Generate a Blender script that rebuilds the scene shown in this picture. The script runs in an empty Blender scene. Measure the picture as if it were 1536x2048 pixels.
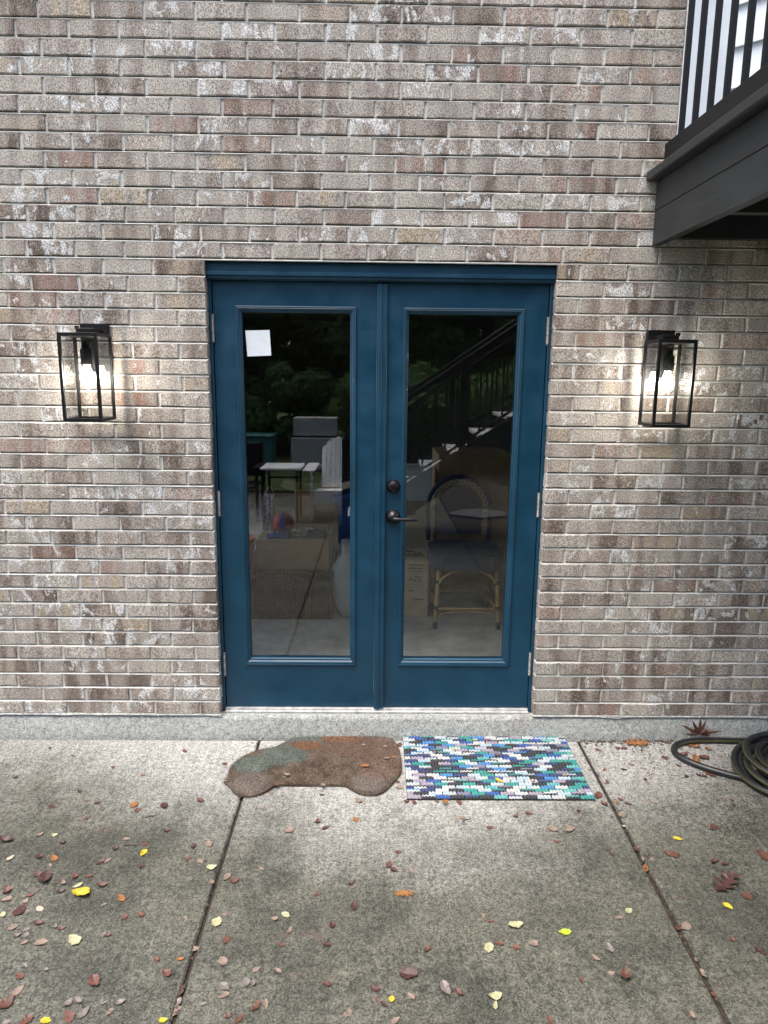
import bpy, math, random
from mathutils import Vector, Matrix, noise as mnoise

# ------------------------------------------------------------------ camera
scene = bpy.context.scene
CAM_F, CAM_YAW, CAM_PITCH, CAM_ROLL = 1400.0, 0.0140164, -0.1940691, 0.0110012   # focal in px of a 1536 px wide picture
CAM_LOC = Vector((-0.0215, -3.0420, 1.6851))
cy_, sy_, cp_, sp_ = math.cos(CAM_YAW), math.sin(CAM_YAW), math.cos(CAM_PITCH), math.sin(CAM_PITCH)
FWD = Vector((sy_ * cp_, cy_ * cp_, sp_))
RT0 = Vector((cy_, -sy_, 0)); UP0 = RT0.cross(FWD)
RT = math.cos(CAM_ROLL) * RT0 + math.sin(CAM_ROLL) * UP0
UP = -math.sin(CAM_ROLL) * RT0 + math.cos(CAM_ROLL) * UP0
cam = bpy.data.cameras.new('camera')
cam.sensor_fit = 'HORIZONTAL'; cam.sensor_width = 36.0; cam.lens = CAM_F / 1536 * 36
cam.clip_start = 0.05; cam.clip_end = 2000
cam_ob = bpy.data.objects.new('camera', cam)
scene.collection.objects.link(cam_ob)
cam_ob.matrix_world = Matrix(((RT.x, UP.x, -FWD.x, CAM_LOC.x), (RT.y, UP.y, -FWD.y, CAM_LOC.y),
                              (RT.z, UP.z, -FWD.z, CAM_LOC.z), (0, 0, 0, 1)))
scene.camera = cam_ob

# ------------------------------------------------------------------ sky, sun, exposure
SUN_DIR = Vector((-0.24, -0.22, 1.0)).normalized()          # towards the veiled sun
world = bpy.data.worlds.new('World'); scene.world = world; world.use_nodes = True
wn = world.node_tree; wn.nodes.clear()
sky = wn.nodes.new('ShaderNodeTexSky'); sky.sky_type = 'NISHITA'; sky.sun_disc = False
sky.sun_elevation = math.asin(SUN_DIR.z); sky.sun_rotation = math.atan2(SUN_DIR.x, SUN_DIR.y)
sky.air_density = 1.0; sky.dust_density = 4.0; sky.ozone_density = 1.0
bg = wn.nodes.new('ShaderNodeBackground'); bg.inputs['Strength'].default_value = 0.13
wo = wn.nodes.new('ShaderNodeOutputWorld')
wn.links.new(sky.outputs[0], bg.inputs[0]); wn.links.new(bg.outputs[0], wo.inputs[0])
sun = bpy.data.lights.new('sun', 'SUN'); sun.energy = 1.2; sun.angle = math.radians(50); sun.color = (1.0, 0.97, 0.925)
sun_ob = bpy.data.objects.new('sun', sun); scene.collection.objects.link(sun_ob)
sun_ob.rotation_euler = (-SUN_DIR).to_track_quat('-Z', 'Y').to_euler(); sun_ob.location = (-4, -6, 12)
scene.view_settings.view_transform = 'Standard'; scene.view_settings.look = 'None'
scene.view_settings.exposure = 1.60; scene.view_settings.gamma = 1.0; scene.view_settings.use_curve_mapping = False
scene.render.engine = 'CYCLES'
scene.cycles.max_bounces = 8; scene.cycles.transparent_max_bounces = 16

# ------------------------------------------------------------------ helpers
COL = scene.collection
rnd = random.Random(7)

class MB:
    """collects shapes that become one mesh object"""
    def __init__(s): s.v = []; s.f = []; s.m = []
    def add(s, vs, fs, mi=0):
        o = len(s.v); s.v += [tuple(v) for v in vs]
        s.f += [tuple(i + o for i in f) for f in fs]; s.m += [mi] * len(fs); return s
    def box(s, x0, x1, y0, y1, z0, z1, mi=0, b=0.0):
        if b <= 0:
            vs = [(x, y, z) for z in (z0, z1) for y in (y0, y1) for x in (x0, x1)]
            return s.add(vs, [(0, 2, 3, 1), (4, 5, 7, 6), (0, 1, 5, 4), (2, 6, 7, 3), (0, 4, 6, 2), (1, 3, 7, 5)], mi)
        c = [(x0, x1), (y0, y1), (z0, z1)]; vs = []; idx = {}
        for i in (0, 1):
            for j in (0, 1):
                for k in (0, 1):
                    for a in range(3):
                        p = [c[0][i], c[1][j], c[2][k]]
                        for q, e in ((0, i), (1, j), (2, k)):
                            if q != a: p[q] += b if e == 0 else -b
                        idx[(i, j, k, a)] = len(vs); vs.append(tuple(p))
        fs = []
        for a in range(3):
            u, w = [(1, 2), (2, 0), (0, 1)][a]
            for e in (0, 1):
                def vi(p, q):
                    t = [0, 0, 0]; t[a] = e; t[u] = p; t[w] = q
                    return idx[(t[0], t[1], t[2], a)]
                f = (vi(0, 0), vi(1, 0), vi(1, 1), vi(0, 1)); fs.append(f if e else f[::-1])
        cen = Vector(((x0 + x1) / 2, (y0 + y1) / 2, (z0 + z1) / 2))
        ex = []
        for i in (0, 1):
            for j in (0, 1):
                for k in (0, 1): ex.append((idx[(i, j, k, 0)], idx[(i, j, k, 1)], idx[(i, j, k, 2)]))
        for a in range(3):
            u, w = [(1, 2), (2, 0), (0, 1)][a]
            for p in (0, 1):
                for q in (0, 1):
                    def vj(e, ax):
                        t = [0, 0, 0]; t[a] = e; t[u] = p; t[w] = q
                        return idx[(t[0], t[1], t[2], ax)]
                    ex.append((vj(0, u), vj(1, u), vj(1, w), vj(0, w)))
        for f in ex:
            P = [Vector(vs[i]) for i in f]; n = (P[1] - P[0]).cross(P[2] - P[0])
            fs.append(f if n.dot(sum(P, Vector()) / len(P) - cen) > 0 else f[::-1])
        return s.add(vs, fs, mi)
    def tube(s, pts, r, n=8, mi=0, caps=True, stripe=None):
        pts = [Vector(p) for p in pts]; rs = r if isinstance(r, (list, tuple)) else [r] * len(pts)
        o = len(s.v); prev = None
        for i, p in enumerate(pts):
            t = (pts[min(i + 1, len(pts) - 1)] - pts[max(i - 1, 0)]).normalized()
            if prev is None:
                a = Vector((0, 0, 1)) if abs(t.z) < 0.9 else Vector((1, 0, 0))
                prev = (a - t * a.dot(t)).normalized()
            else: prev = (prev - t * prev.dot(t)).normalized()
            q = t.cross(prev)
            for k in range(n):
                a = 2 * math.pi * k / n
                s.v.append(tuple(p + (prev * math.cos(a) + q * math.sin(a)) * rs[i]))
        for i in range(len(pts) - 1):
            for k in range(n):
                a, b = o + i * n + k, o + i * n + (k + 1) % n
                s.f.append((a, b, b + n, a + n)); s.m.append(1 if stripe and k in stripe else mi)
        if caps:
            s.f.append(tuple(o + k for k in range(n))[::-1]); s.m.append(mi)
            s.f.append(tuple(o + (len(pts) - 1) * n + k for k in range(n))); s.m.append(mi)
        return s
    def lathe(s, prof, c, ax='z', n=24, mi=0):
        """prof: (radius, along) pairs about an axis through c"""
        o = len(s.v)
        for r, h in prof:
            for k in range(n):
                a = 2 * math.pi * k / n; u, w = r * math.cos(a), r * math.sin(a)
                d = {'z': (u, w, h), 'y': (u, h, w), 'x': (h, u, w)}[ax]
                s.v.append((c[0] + d[0], c[1] + d[1], c[2] + d[2]))
        for i in range(len(prof) - 1):
            for k in range(n):
                a, b = o + i * n + k, o + i * n + (k + 1) % n
                s.f.append((a, b, b + n, a + n) if ax != 'y' else (a, a + n, b + n, b)); s.m.append(mi)
        s.f.append(tuple(o + k for k in range(n))); s.m.append(mi)
        s.f.append(tuple(o + (len(prof) - 1) * n + k for k in range(n))); s.m.append(mi)
        return s
    def prism(s, poly, z0, z1, mi=0, axis='z'):
        n = len(poly)
        f3 = {'z': lambda a, b, h: (a, b, h), 'y': lambda a, b, h: (a, h, b), 'x': lambda a, b, h: (h, a, b)}[axis]
        vs = [f3(a, b, z0) for a, b in poly] + [f3(a, b, z1) for a, b in poly]
        fs = [tuple(range(n))[::-1], tuple(range(n, 2 * n))] + [(i, (i + 1) % n, n + (i + 1) % n, n + i) for i in range(n)]
        return s.add(vs, fs, mi)
    def mesh(s, name, mats, smooth=False):
        me = bpy.data.meshes.new(name); me.from_pydata(s.v, [], s.f)
        for m in mats if isinstance(mats, (list, tuple)) else [mats]: me.materials.append(m)
        me.polygons.foreach_set('material_index', s.m)
        if smooth: me.polygons.foreach_set('use_smooth', [True] * len(me.polygons))
        me.update(); return me
    def build(s, name, mats, parent=None, smooth=False, loc=None):
        return link(name, s.mesh(name, mats, smooth), parent, loc)

def link(name, data, parent=None, loc=None):
    o = bpy.data.objects.new(name, data); COL.objects.link(o)
    if parent is not None: o.parent = parent
    if loc is not None: o.location = loc
    return o
def tag(o, label=None, cat=None, group=None, kind=None):
    for k, v in (('label', label), ('category', cat), ('group', group), ('kind', kind)):
        if v: o[k] = v
    return o
def thing(name, label, cat, loc=(0, 0, 0), group=None, rz=0.0):
    o = link(name, None, None, loc); o.rotation_euler.z = rz; o.empty_display_size = 0.1
    return tag(o, label, cat, group)
def copy_tree(o, parent=None):
    c = o.copy(); COL.objects.link(c)
    if parent is not None: c.parent = parent
    for ch in list(o.children): copy_tree(ch, c)
    return c

# ------------------------------------------------------------------ materials
def new_mat(name, rough=0.8, spec=0.5, metal=0.0, color=None):
    m = bpy.data.materials.new(name); m.use_nodes = True
    b = m.node_tree.nodes['Principled BSDF']
    b.inputs['Roughness'].default_value = rough; b.inputs['Metallic'].default_value = metal
    b.inputs['Specular IOR Level'].default_value = spec
    if color: b.inputs['Base Color'].default_value = (*color, 1)
    return m, m.node_tree, b
class NT:
    def __init__(s, nt):
        s.nt = nt; s.pos = None
    def n(s, t, **kw):
        x = s.nt.nodes.new(t)
        for k, v in kw.items(): setattr(x, k, v)
        return x
    def l(s, a, b): s.nt.links.new(a, b)
    def P(s, scale=(1, 1, 1), obj=False):
        if s.pos is None:
            s.pos = s.n('ShaderNodeTexCoord').outputs['Object'] if obj else s.n('ShaderNodeNewGeometry').outputs['Position']
        mp = s.n('ShaderNodeVectorMath', operation='MULTIPLY'); s.l(s.pos, mp.inputs[0]); mp.inputs[1].default_value = scale
        return mp.outputs[0]
    def noise(s, scale, detail=3, rough=0.55, vec=None, dist=0.0, stretch=(1, 1, 1), obj=False):
        x = s.n('ShaderNodeTexNoise'); x.inputs['Scale'].default_value = scale; x.inputs['Detail'].default_value = detail
        x.inputs['Roughness'].default_value = rough; x.inputs['Distortion'].default_value = dist
        s.l(vec if vec is not None else s.P(stretch, obj), x.inputs['Vector']); return x.outputs[0]
    def voro(s, scale, vec=None, stretch=(1, 1, 1), obj=False, feature='F1'):
        x = s.n('ShaderNodeTexVoronoi', feature=feature); x.inputs['Scale'].default_value = scale
        s.l(vec if vec is not None else s.P(stretch, obj), x.inputs['Vector']); return x.outputs
    def math(s, op, a, b=None, c=None, clamp=False):
        x = s.n('ShaderNodeMath', operation=op); x.use_clamp = clamp
        for i, v in enumerate((a, b, c)):
            if v is None: continue
            if isinstance(v, (int, float)): x.inputs[i].default_value = v
            else: s.l(v, x.inputs[i])
        return x.outputs[0]
    def step(s, v, lo, hi, a=0.0, b=1.0):
        x = s.n('ShaderNodeMapRange', interpolation_type='SMOOTHSTEP')
        s.l(v, x.inputs[0]); 
        for i, q in enumerate((lo, hi, a, b)):
            if isinstance(q, (int, float)): x.inputs[1 + i].default_value = q
            else: s.l(q, x.inputs[1 + i])
        return x.outputs[0]
    def ramp(s, v, stops):
        x = s.n('ShaderNodeValToRGB'); e = x.color_ramp.elements
        while len(e) < len(stops): e.new(0.5)
        for q, (p, c) in zip(e, stops): q.position = p; q.color = (*c, 1)
        s.l(v, x.inputs[0]); return x.outputs[0]
    def mix(s, fac, a, b, mode='MIX'):
        x = s.n('ShaderNodeMix', data_type='RGBA', blend_type=mode); x.clamp_factor = True
        for i, v in ((0, fac), (6, a), (7, b)):
            if isinstance(v, (int, float)): x.inputs[i].default_value = v
            elif isinstance(v, tuple): x.inputs[i].default_value = (*v, 1)
            else: s.l(v, x.inputs[i])
        return x.outputs[2]
    def bump(s, bsdf, h, strength=0.5, dist=0.002):
        x = s.n('ShaderNodeBump'); x.inputs['Strength'].default_value = strength; x.inputs['Distance'].default_value = dist
        s.l(h, x.inputs['Height']); s.l(x.outputs[0], bsdf.inputs['Normal'])
    def gray(s, v):
        x = s.n('ShaderNodeCombineColor')
        for i in range(3): s.l(v, x.inputs[i])
        return x.outputs[0]
def mat_simple(name, color, rough=0.7, var=0.25, scale=40, bump=0.15, metal=0.0, spec=0.5, obj=False, bdist=0.002):
    m, nt, b = new_mat(name, rough, spec, metal); T = NT(nt)
    n = T.noise(scale, 5, 0.6, obj=obj); lo = tuple(c * (1 - var) for c in color); hi = tuple(min(1, c * (1 + var)) for c in color)
    T.l(T.ramp(n, [(0.3, lo), (0.7, hi)]), b.inputs['Base Color'])
    if bump: T.bump(b, T.noise(scale * 6, 3, 0.6, obj=obj), bump, bdist)
    return m

# brick: taupe grey to brown clay, tone per brick, white scum smears, sanded specks
def make_brick_mat():
    m, nt, b = new_mat('brick_clay', 0.88, 0.25); T = NT(nt)
    at = T.n('ShaderNodeAttribute'); at.attribute_name = 'tone'; sep = T.n('ShaderNodeSeparateColor'); T.l(at.outputs['Color'], sep.inputs[0])
    r, g, w = sep.outputs[0], sep.outputs[1], sep.outputs[2]
    band = T.noise(15, 1.5, 0.5, stretch=(1, 0.3, 0.16), vec=None)
    band = T.step(band, 0.36, 0.64)
    blot = T.noise(34, 4, 0.6)
    v = T.math('ADD', T.math('MULTIPLY', r, 0.54), T.math('ADD', T.math('MULTIPLY', band, 0.42), T.math('MULTIPLY', blot, 0.42)))
    v = T.math('SUBTRACT', v, 0.25, clamp=True)
    base = T.ramp(v, [(0.04, (0.145, 0.110, 0.084)), (0.20, (0.248, 0.200, 0.162)), (0.40, (0.335, 0.288, 0.242)),
                      (0.60, (0.400, 0.358, 0.306)), (0.80, (0.465, 0.415, 0.346)), (1.0, (0.385, 0.350, 0.304))])
    redf = T.math('MULTIPLY', T.step(g, 0.91, 0.99), T.step(T.noise(17, 2, 0.5, stretch=(1, 0.3, 0.25)), 0.40, 0.60), clamp=True)
    base = T.mix(T.math('MULTIPLY', redf, 0.42), base, (0.270, 0.125, 0.085))
    tanf = T.math('MULTIPLY', T.step(g, 0.16, 0.04), T.step(band, 0.3, 0.7), clamp=True)
    base = T.mix(T.math('MULTIPLY', tanf, 0.6), base, (0.36, 0.27, 0.165))
    # white smears
    s1 = T.noise(16, 7, 0.66, dist=0.5, stretch=(1.25, 1, 0.85)); s2 = T.noise(6.5, 2, 0.5)
    th = T.math('SUBTRACT', 0.684, T.math('ADD', T.math('MULTIPLY', w, 0.170), T.math('MULTIPLY', T.math('SUBTRACT', s2, 0.5), 0.22)))
    sm = T.step(T.math('SUBTRACT', s1, th), -0.022, 0.040)
    pits = T.step(T.noise(165, 2, 0.5), 0.60, 0.66)
    sm = T.math('MULTIPLY', sm, T.math('SUBTRACT', 1.0, T.math('MULTIPLY', pits, 0.85)), clamp=True)
    base = T.mix(T.math('MULTIPLY', sm, 0.84), base, (0.66, 0.65, 0.62))
    # fine specks and scratches
    sp = T.noise(210, 3, 0.65, stretch=(1, 1, 0.8)); base = T.mix(0.85, base, T.gray(T.step(sp, 0.31, 0.69, 0.30, 1.72)), 'MULTIPLY')
    lite = T.step(T.noise(270, 3, 0.6, stretch=(1, 1, 0.7)), 0.585, 0.66); base = T.mix(T.math('MULTIPLY', lite, 0.75), base, (0.70, 0.67, 0.62))
    dk = T.step(T.noise(120, 2, 0.6), 0.66, 0.72); base = T.mix(T.math('MULTIPLY', dk, 0.70), base, (0.060, 0.048, 0.042))
    T.l(base, b.inputs['Base Color'])
    h = T.math('ADD', T.math('MULTIPLY', sp, 0.7), T.math('ADD', T.math('MULTIPLY', blot, 0.5), T.math('MULTIPLY', sm, 0.35)))
    T.bump(b, h, 0.75, 0.003)
    return m
M_BRICK = make_brick_mat()
def make_mortar_mat():
    m, nt, b = new_mat('mortar_lime', 0.92, 0.2); T = NT(nt)
    n = T.noise(30, 5, 0.6); f = T.noise(260, 3, 0.6)
    base = T.ramp(n, [(0.25, (0.50, 0.485, 0.435)), (0.5, (0.61, 0.595, 0.545)), (0.75, (0.70, 0.685, 0.635))])
    base = T.mix(0.7, base, T.gray(T.step(f, 0.3, 0.7, 0.72, 1.22)), 'MULTIPLY')
    T.l(base, b.inputs['Base Color']); T.bump(b, T.math('ADD', f, n), 0.6, 0.002); return m
M_MORTAR = make_mortar_mat()
def make_concrete(name, wet, tint=(1, 1, 1)):  # wet turns on the darker tone away from the wall
    m, nt, b = new_mat(name, 0.9, 0.3); T = NT(nt)
    big = T.noise(1.7, 5, 0.65); mid = T.noise(11, 6, 0.7); fine = T.noise(150, 4, 0.7); gr = T.noise(420, 2, 0.6)
    base = T.ramp(T.math('ADD', T.math('MULTIPLY', big, 0.5), T.math('MULTIPLY', mid, 0.5)),
                  [(0.30, (0.310, 0.304, 0.280)), (0.5, (0.385, 0.381, 0.357)), (0.68, (0.465, 0.461, 0.437))])
    base = T.mix(1.0, base, tint, 'MULTIPLY')
    ag = T.step(T.math('ADD', T.math('MULTIPLY', fine, 0.65), T.math('MULTIPLY', T.noise(55, 5, 0.7), 0.35)), 0.35, 0.65, 0.46, 1.58)
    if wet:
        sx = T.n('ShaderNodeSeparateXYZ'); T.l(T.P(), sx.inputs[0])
        # darker and smoother away from the wall and towards both sides, in uneven lobes
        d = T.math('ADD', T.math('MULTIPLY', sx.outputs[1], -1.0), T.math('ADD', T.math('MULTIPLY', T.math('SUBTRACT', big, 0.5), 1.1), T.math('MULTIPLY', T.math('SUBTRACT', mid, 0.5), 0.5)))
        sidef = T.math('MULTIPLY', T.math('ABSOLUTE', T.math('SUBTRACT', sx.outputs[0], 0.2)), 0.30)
        darkf = T.step(T.math('ADD', d, sidef), 0.10, 1.15)
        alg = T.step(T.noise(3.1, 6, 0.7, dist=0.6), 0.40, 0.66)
        darkc = T.mix(alg, (0.165, 0.165, 0.125), (0.055, 0.059, 0.036))
        base = T.mix(T.math('MULTIPLY', darkf, 0.93), base, T.mix(1.0, base, darkc, 'MULTIPLY'))
        ag = T.math('POWER', ag, T.math('ADD', 1.0, T.math('MULTIPLY', darkf, 0.55)))
        T.l(T.math('SUBTRACT', 0.92, T.math('MULTIPLY', darkf, 0.34)), b.inputs['Roughness'])
    base = T.mix(1.0, base, T.gray(ag), 'MULTIPLY')
    stone = T.step(gr, 0.66, 0.72); base = T.mix(T.math('MULTIPLY', stone, 0.65), base, (0.60, 0.57, 0.50))
    dark = T.step(T.noise(95, 2, 0.5), 0.66, 0.72); base = T.mix(T.math('MULTIPLY', dark, 0.55), base, (0.07, 0.065, 0.055))
    broom = T.step(T.noise(70, 4, 0.65, stretch=(1, 0.07, 1)), 0.35, 0.65, 0.80, 1.18); base = T.mix(0.5, base, T.gray(broom), 'MULTIPLY')
    st = T.math('MULTIPLY', T.step(T.noise(2.3, 3, 0.6, stretch=(1, 2.2, 1)), 0.62, 0.78), 0.14)
    base = T.mix(st, base, (0.34, 0.20, 0.16))
    T.l(base, b.inputs['Base Color']); T.bump(b, T.math('ADD', fine, T.math('MULTIPLY', gr, 0.6)), 0.7, 0.002); return m
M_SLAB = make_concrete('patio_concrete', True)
M_FOUND = make_concrete('foundation_concrete', False, (0.84, 0.875, 0.865))
M_ROOMFLOOR = mat_simple('room_concrete', (0.44, 0.42, 0.385), 0.75, 0.35, 5, 0.2)
def make_paint(name, color, rough=0.38):
    m, nt, b = new_mat(name, rough, 0.5); T = NT(nt)
    n = T.noise(7, 4, 0.6); f = T.noise(240, 2, 0.5, stretch=(1, 1, 0.35))
    T.l(T.ramp(n, [(0.3, tuple(c * 0.80 for c in color)), (0.7, tuple(c * 1.16 for c in color))]), b.inputs['Base Color'])
    T.l(T.step(n, 0.3, 0.7, rough - 0.06, rough + 0.1), b.inputs['Roughness'])
    T.bump(b, T.math('ADD', f, T.math('MULTIPLY', n, 1.5)), 0.22, 0.0012); return m
M_BLUE = make_paint('teal_blue_paint', (0.0055, 0.049, 0.090))
M_DECK = make_paint('charcoal_deck_paint', (0.030, 0.033, 0.036), 0.5)
def make_wood_dark():
    m, nt, b = new_mat('charcoal_grain', 0.55, 0.4); T = NT(nt)
    g = T.noise(60, 5, 0.65, stretch=(0.5, 0.06, 1.0)); n = T.noise(5, 3, 0.5)
    T.l(T.ramp(T.math('ADD', T.math('MULTIPLY', g, 0.6), T.math('MULTIPLY', n, 0.4)), [(0.3, (0.016, 0.0185, 0.0190)), (0.7, (0.036, 0.040, 0.0405))]), b.inputs['Base Color'])
    T.bump(b, g, 0.5, 0.002); return m
M_DECKW = make_wood_dark()
M_BLACK = mat_simple('black_powder_coat', (0.0055, 0.0055, 0.006), 0.5, 0.2, 60, 0.08, spec=0.3)
M_RAIL = mat_simple('black_rail_coat', (0.0075, 0.008, 0.0095), 0.5, 0.2, 30, 0.08, spec=0.3)
M_BRONZE = mat_simple('dark_bronze', (0.030, 0.026, 0.030), 0.28, 0.3, 60, 0.05, metal=0.7)
M_STEEL = mat_simple('satin_steel', (0.15, 0.147, 0.14), 0.55, 0.35, 60, 0.1, metal=0.6)
M_ALU = mat_simple('threshold_aluminium', (0.52, 0.51, 0.49), 0.5, 0.4, 26, 0.1, metal=0.3)
M_LINTEL = mat_simple('painted_lintel', (0.05, 0.04, 0.03), 0.7, 0.4, 20, 0.2)
M_WHITE = mat_simple('white_siding', (0.82, 0.86, 0.88), 0.55, 0.05, 12, 0.1)
M_WHITEPLASTIC = mat_simple('white_plastic', (0.88, 0.89, 0.88), 0.45, 0.06, 12, 0.08)
M_PAPER = mat_simple('pale_paper', (0.80, 0.84, 0.85), 0.8, 0.05, 30, 0.1)
M_ROOMWALL = mat_simple('room_wall_paint', (0.16, 0.15, 0.14), 0.9, 0.08, 6, 0.1)
M_CARD = mat_simple('cardboard', (0.46, 0.30, 0.17), 0.85, 0.14, 14, 0.12)
M_CARD2 = mat_simple('pale_cardboard', (0.56, 0.44, 0.30), 0.85, 0.12, 14, 0.12)
M_INK = mat_simple('black_ink', (0.02, 0.018, 0.016), 0.7, 0.2, 40, 0)
M_BAMBOO = mat_simple('bamboo', (0.50, 0.31, 0.13), 0.45, 0.3, 18, 0.15)
M_NAVY = mat_simple('navy_weave', (0.010, 0.020, 0.075), 0.6, 0.4, 160, 0.6)
M_CREAM = mat_simple('cream_cord', (0.60, 0.55, 0.45), 0.7, 0.1, 40, 0.1)
M_ORANGE = mat_simple('orange_plastic', (0.55, 0.085, 0.02), 0.4, 0.1, 20, 0.05)
M_TEAL = mat_simple('teal_plastic', (0.02, 0.14, 0.14), 0.45, 0.1, 20, 0.05)
M_GREYWOOD = mat_simple('weathered_grey_wood', (0.42, 0.41, 0.39), 0.8, 0.2, 8, 0.2)
M_TREAD = mat_simple('light_grey_tread', (0.55, 0.56, 0.56), 0.7, 0.12, 8, 0.2)
M_BLUEPL = mat_simple('blue_fabric', (0.03, 0.12, 0.40), 0.7, 0.25, 40, 0.2)
M_BARK = mat_simple('bark', (0.075, 0.055, 0.04), 0.95, 0.4, 20, 0.8, bdist=0.02)
M_SOIL = mat_simple('dark_soil', (0.045, 0.032, 0.024), 0.95, 0.5, 60, 0.8, bdist=0.01)
M_MULCH = mat_simple('leaf_mulch', (0.075, 0.062, 0.045), 0.95, 0.7, 30, 1.0, bdist=0.03)
M_STONE = mat_simple('flat_stone', (0.11, 0.112, 0.11), 0.85, 0.25, 9, 0.5, bdist=0.01)
M_COTTON = mat_simple('black_rubber_cable', (0.012, 0.012, 0.012), 0.5, 0.1, 40, 0)
def make_lawn():
    m, nt, b = new_mat('lawn_grass', 0.9, 0.2); T = NT(nt)
    n = T.noise(1.2, 5, 0.6); f = T.noise(45, 4, 0.7)
    c = T.ramp(T.math('ADD', T.math('MULTIPLY', n, 0.5), T.math('MULTIPLY', f, 0.5)), [(0.3, (0.035, 0.055, 0.018)), (0.5, (0.065, 0.095, 0.030)), (0.7, (0.12, 0.14, 0.055))])
    T.l(c, b.inputs['Base Color']); T.bump(b, f, 1.0, 0.04); return m
M_LAWN = make_lawn()
def make_leafmat(name, c, trans=0.5):
    m, nt, b = new_mat(name, 0.7, 0.25); T = NT(nt)
    n = T.noise(0.9, 3, 0.6); f = T.noise(9, 2, 0.6)
    col = T.ramp(T.math('ADD', T.math('MULTIPLY', n, 0.6), T.math('MULTIPLY', f, 0.4)), [(0.3, tuple(q * 0.55 for q in c)), (0.55, c), (0.75, tuple(q * 1.7 for q in c))])
    T.l(col, b.inputs['Base Color'])
    tr = T.n('ShaderNodeBsdfTranslucent'); T.l(col, tr.inputs[0]); mx = T.n('ShaderNodeMixShader'); mx.inputs[0].default_value = trans
    T.l(b.outputs[0], mx.inputs[1]); T.l(tr.outputs[0], mx.inputs[2]); T.l(mx.outputs[0], nt.nodes['Material Output'].inputs[0]); return m
M_FOL = [make_leafmat('foliage_deep', (0.110, 0.200, 0.065)), make_leafmat('foliage_mid', (0.135, 0.220, 0.070)), make_leafmat('foliage_yellow', (0.185, 0.235, 0.080))]
def make_glass(name, r0, tint=(1, 1, 1), rough=0.0):
    m = bpy.data.materials.new(name); m.use_nodes = True; nt = m.node_tree; nt.nodes.clear(); T = NT(nt)
    out = T.n('ShaderNodeOutputMaterial'); tr = T.n('ShaderNodeBsdfTransparent'); tr.inputs[0].default_value = (*tint, 1)
    gl = T.n('ShaderNodeBsdfGlossy'); gl.inputs['Roughness'].default_value = rough
    lw = T.n('ShaderNodeLayerWeight'); lw.inputs[0].default_value = 0.5
    f = T.math('POWER', lw.outputs['Facing'], 4.0); f = T.math('ADD', r0, T.math('MULTIPLY', f, 1 - r0), clamp=True)
    mx = T.n('ShaderNodeMixShader'); T.l(f, mx.inputs[0]); T.l(tr.outputs[0], mx.inputs[1]); T.l(gl.outputs[0], mx.inputs[2])
    T.l(mx.outputs[0], out.inputs[0]); return m
M_GLASS = make_glass('insulated_glass', 0.086, (0.96, 0.98, 0.97))
M_LGLASS = make_glass('lantern_glass', 0.05, (0.95, 0.95, 0.95))
def make_emit(name, c, s):
    m = bpy.data.materials.new(name); m.use_nodes = True; nt = m.node_tree; nt.nodes.clear(); T = NT(nt)
    e = T.n('ShaderNodeEmission'); e.inputs[0].default_value = (*c, 1); e.inputs[1].default_value = s
    T.l(e.outputs[0], T.n('ShaderNodeOutputMaterial').inputs[0]); return m
M_BULB = make_emit('lit_bulb', (1.0, 0.955, 0.88), 52.0)
def make_bagmat():
    m, nt, b = new_mat('clear_plastic_film', 0.25, 0.6, color=(0.75, 0.80, 0.80)); T = NT(nt)
    T.bump(b, T.noise(22, 4, 0.6), 0.8, 0.02)
    tr = T.n('ShaderNodeBsdfTransparent'); mx = T.n('ShaderNodeMixShader'); mx.inputs[0].default_value = 0.55
    T.l(tr.outputs[0], mx.inputs[1]); T.l(b.outputs[0], mx.inputs[2]); T.l(mx.outputs[0], nt.nodes['Material Output'].inputs[0]); return m
M_BAG = make_bagmat()
def make_wicker():
    m, nt, b = new_mat('brown_wicker', 0.6, 0.4); T = NT(nt)
    w1 = T.n('ShaderNodeTexWave', wave_type='BANDS', bands_direction='Z'); w1.inputs['Scale'].default_value = 22; w1.inputs['Distortion'].default_value = 2.0
    w2 = T.n('ShaderNodeTexWave', wave_type='BANDS', bands_direction='X'); w2.inputs['Scale'].default_value = 14; w2.inputs['Distortion'].default_value = 2.0
    T.l(T.P(), w1.inputs[0]); T.l(T.P(), w2.inputs[0])
    h = T.math('MULTIPLY', w1.outputs[1], w2.outputs[1])
    T.l(T.ramp(T.math('ADD', T.math('MULTIPLY', h, 0.7), T.math('MULTIPLY', T.noise(20, 3), 0.3)), [(0.1, (0.025, 0.011, 0.007)), (0.5, (0.12, 0.048, 0.026)), (0.9, (0.30, 0.14, 0.075))]), b.inputs['Base Color'])
    T.bump(b, h, 0.8, 0.006); return m
M_WICKER = make_wicker()

# ------------------------------------------------------------------ setting: ground, patio, foundation, room
ZB = 0.114                    # top of the foundation, underside of the first brick course
SL = 0.018                    # fall of the patio away from the house
def gz(y): return SL * y
tag(MB().add([(-150, -150, -0.16), (150, -150, -0.16), (150, 150, -0.16), (-150, 150, -0.16)], [(0, 1, 2, 3)]).build('ground', M_SOIL), kind='structure')
lawn = MB(); nx, ny = 60, 40
for j in range(ny + 1):
    for i in range(nx + 1):
        x, y = -30 + i, -5.0 - j * 0.9
        lawn.v.append((x, y, -0.14 + 0.03 * mnoise.noise(Vector((x * 0.3, y * 0.3, 0)))))
for j in range(ny):
    for i in range(nx):
        a = j * (nx + 1) + i
        if (j < 3 and -9 < -30 + i < 0.5) or (j > 3 and -30 + i >= 1) or (j <= 3 and -30 + i in (0, 1)): continue
        lawn.f.append((a, a + nx + 1, a + nx + 2, a + 1)); lawn.m.append(0)
tag(lawn.build('lawn', M_LAWN, smooth=True), kind='structure')
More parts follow.
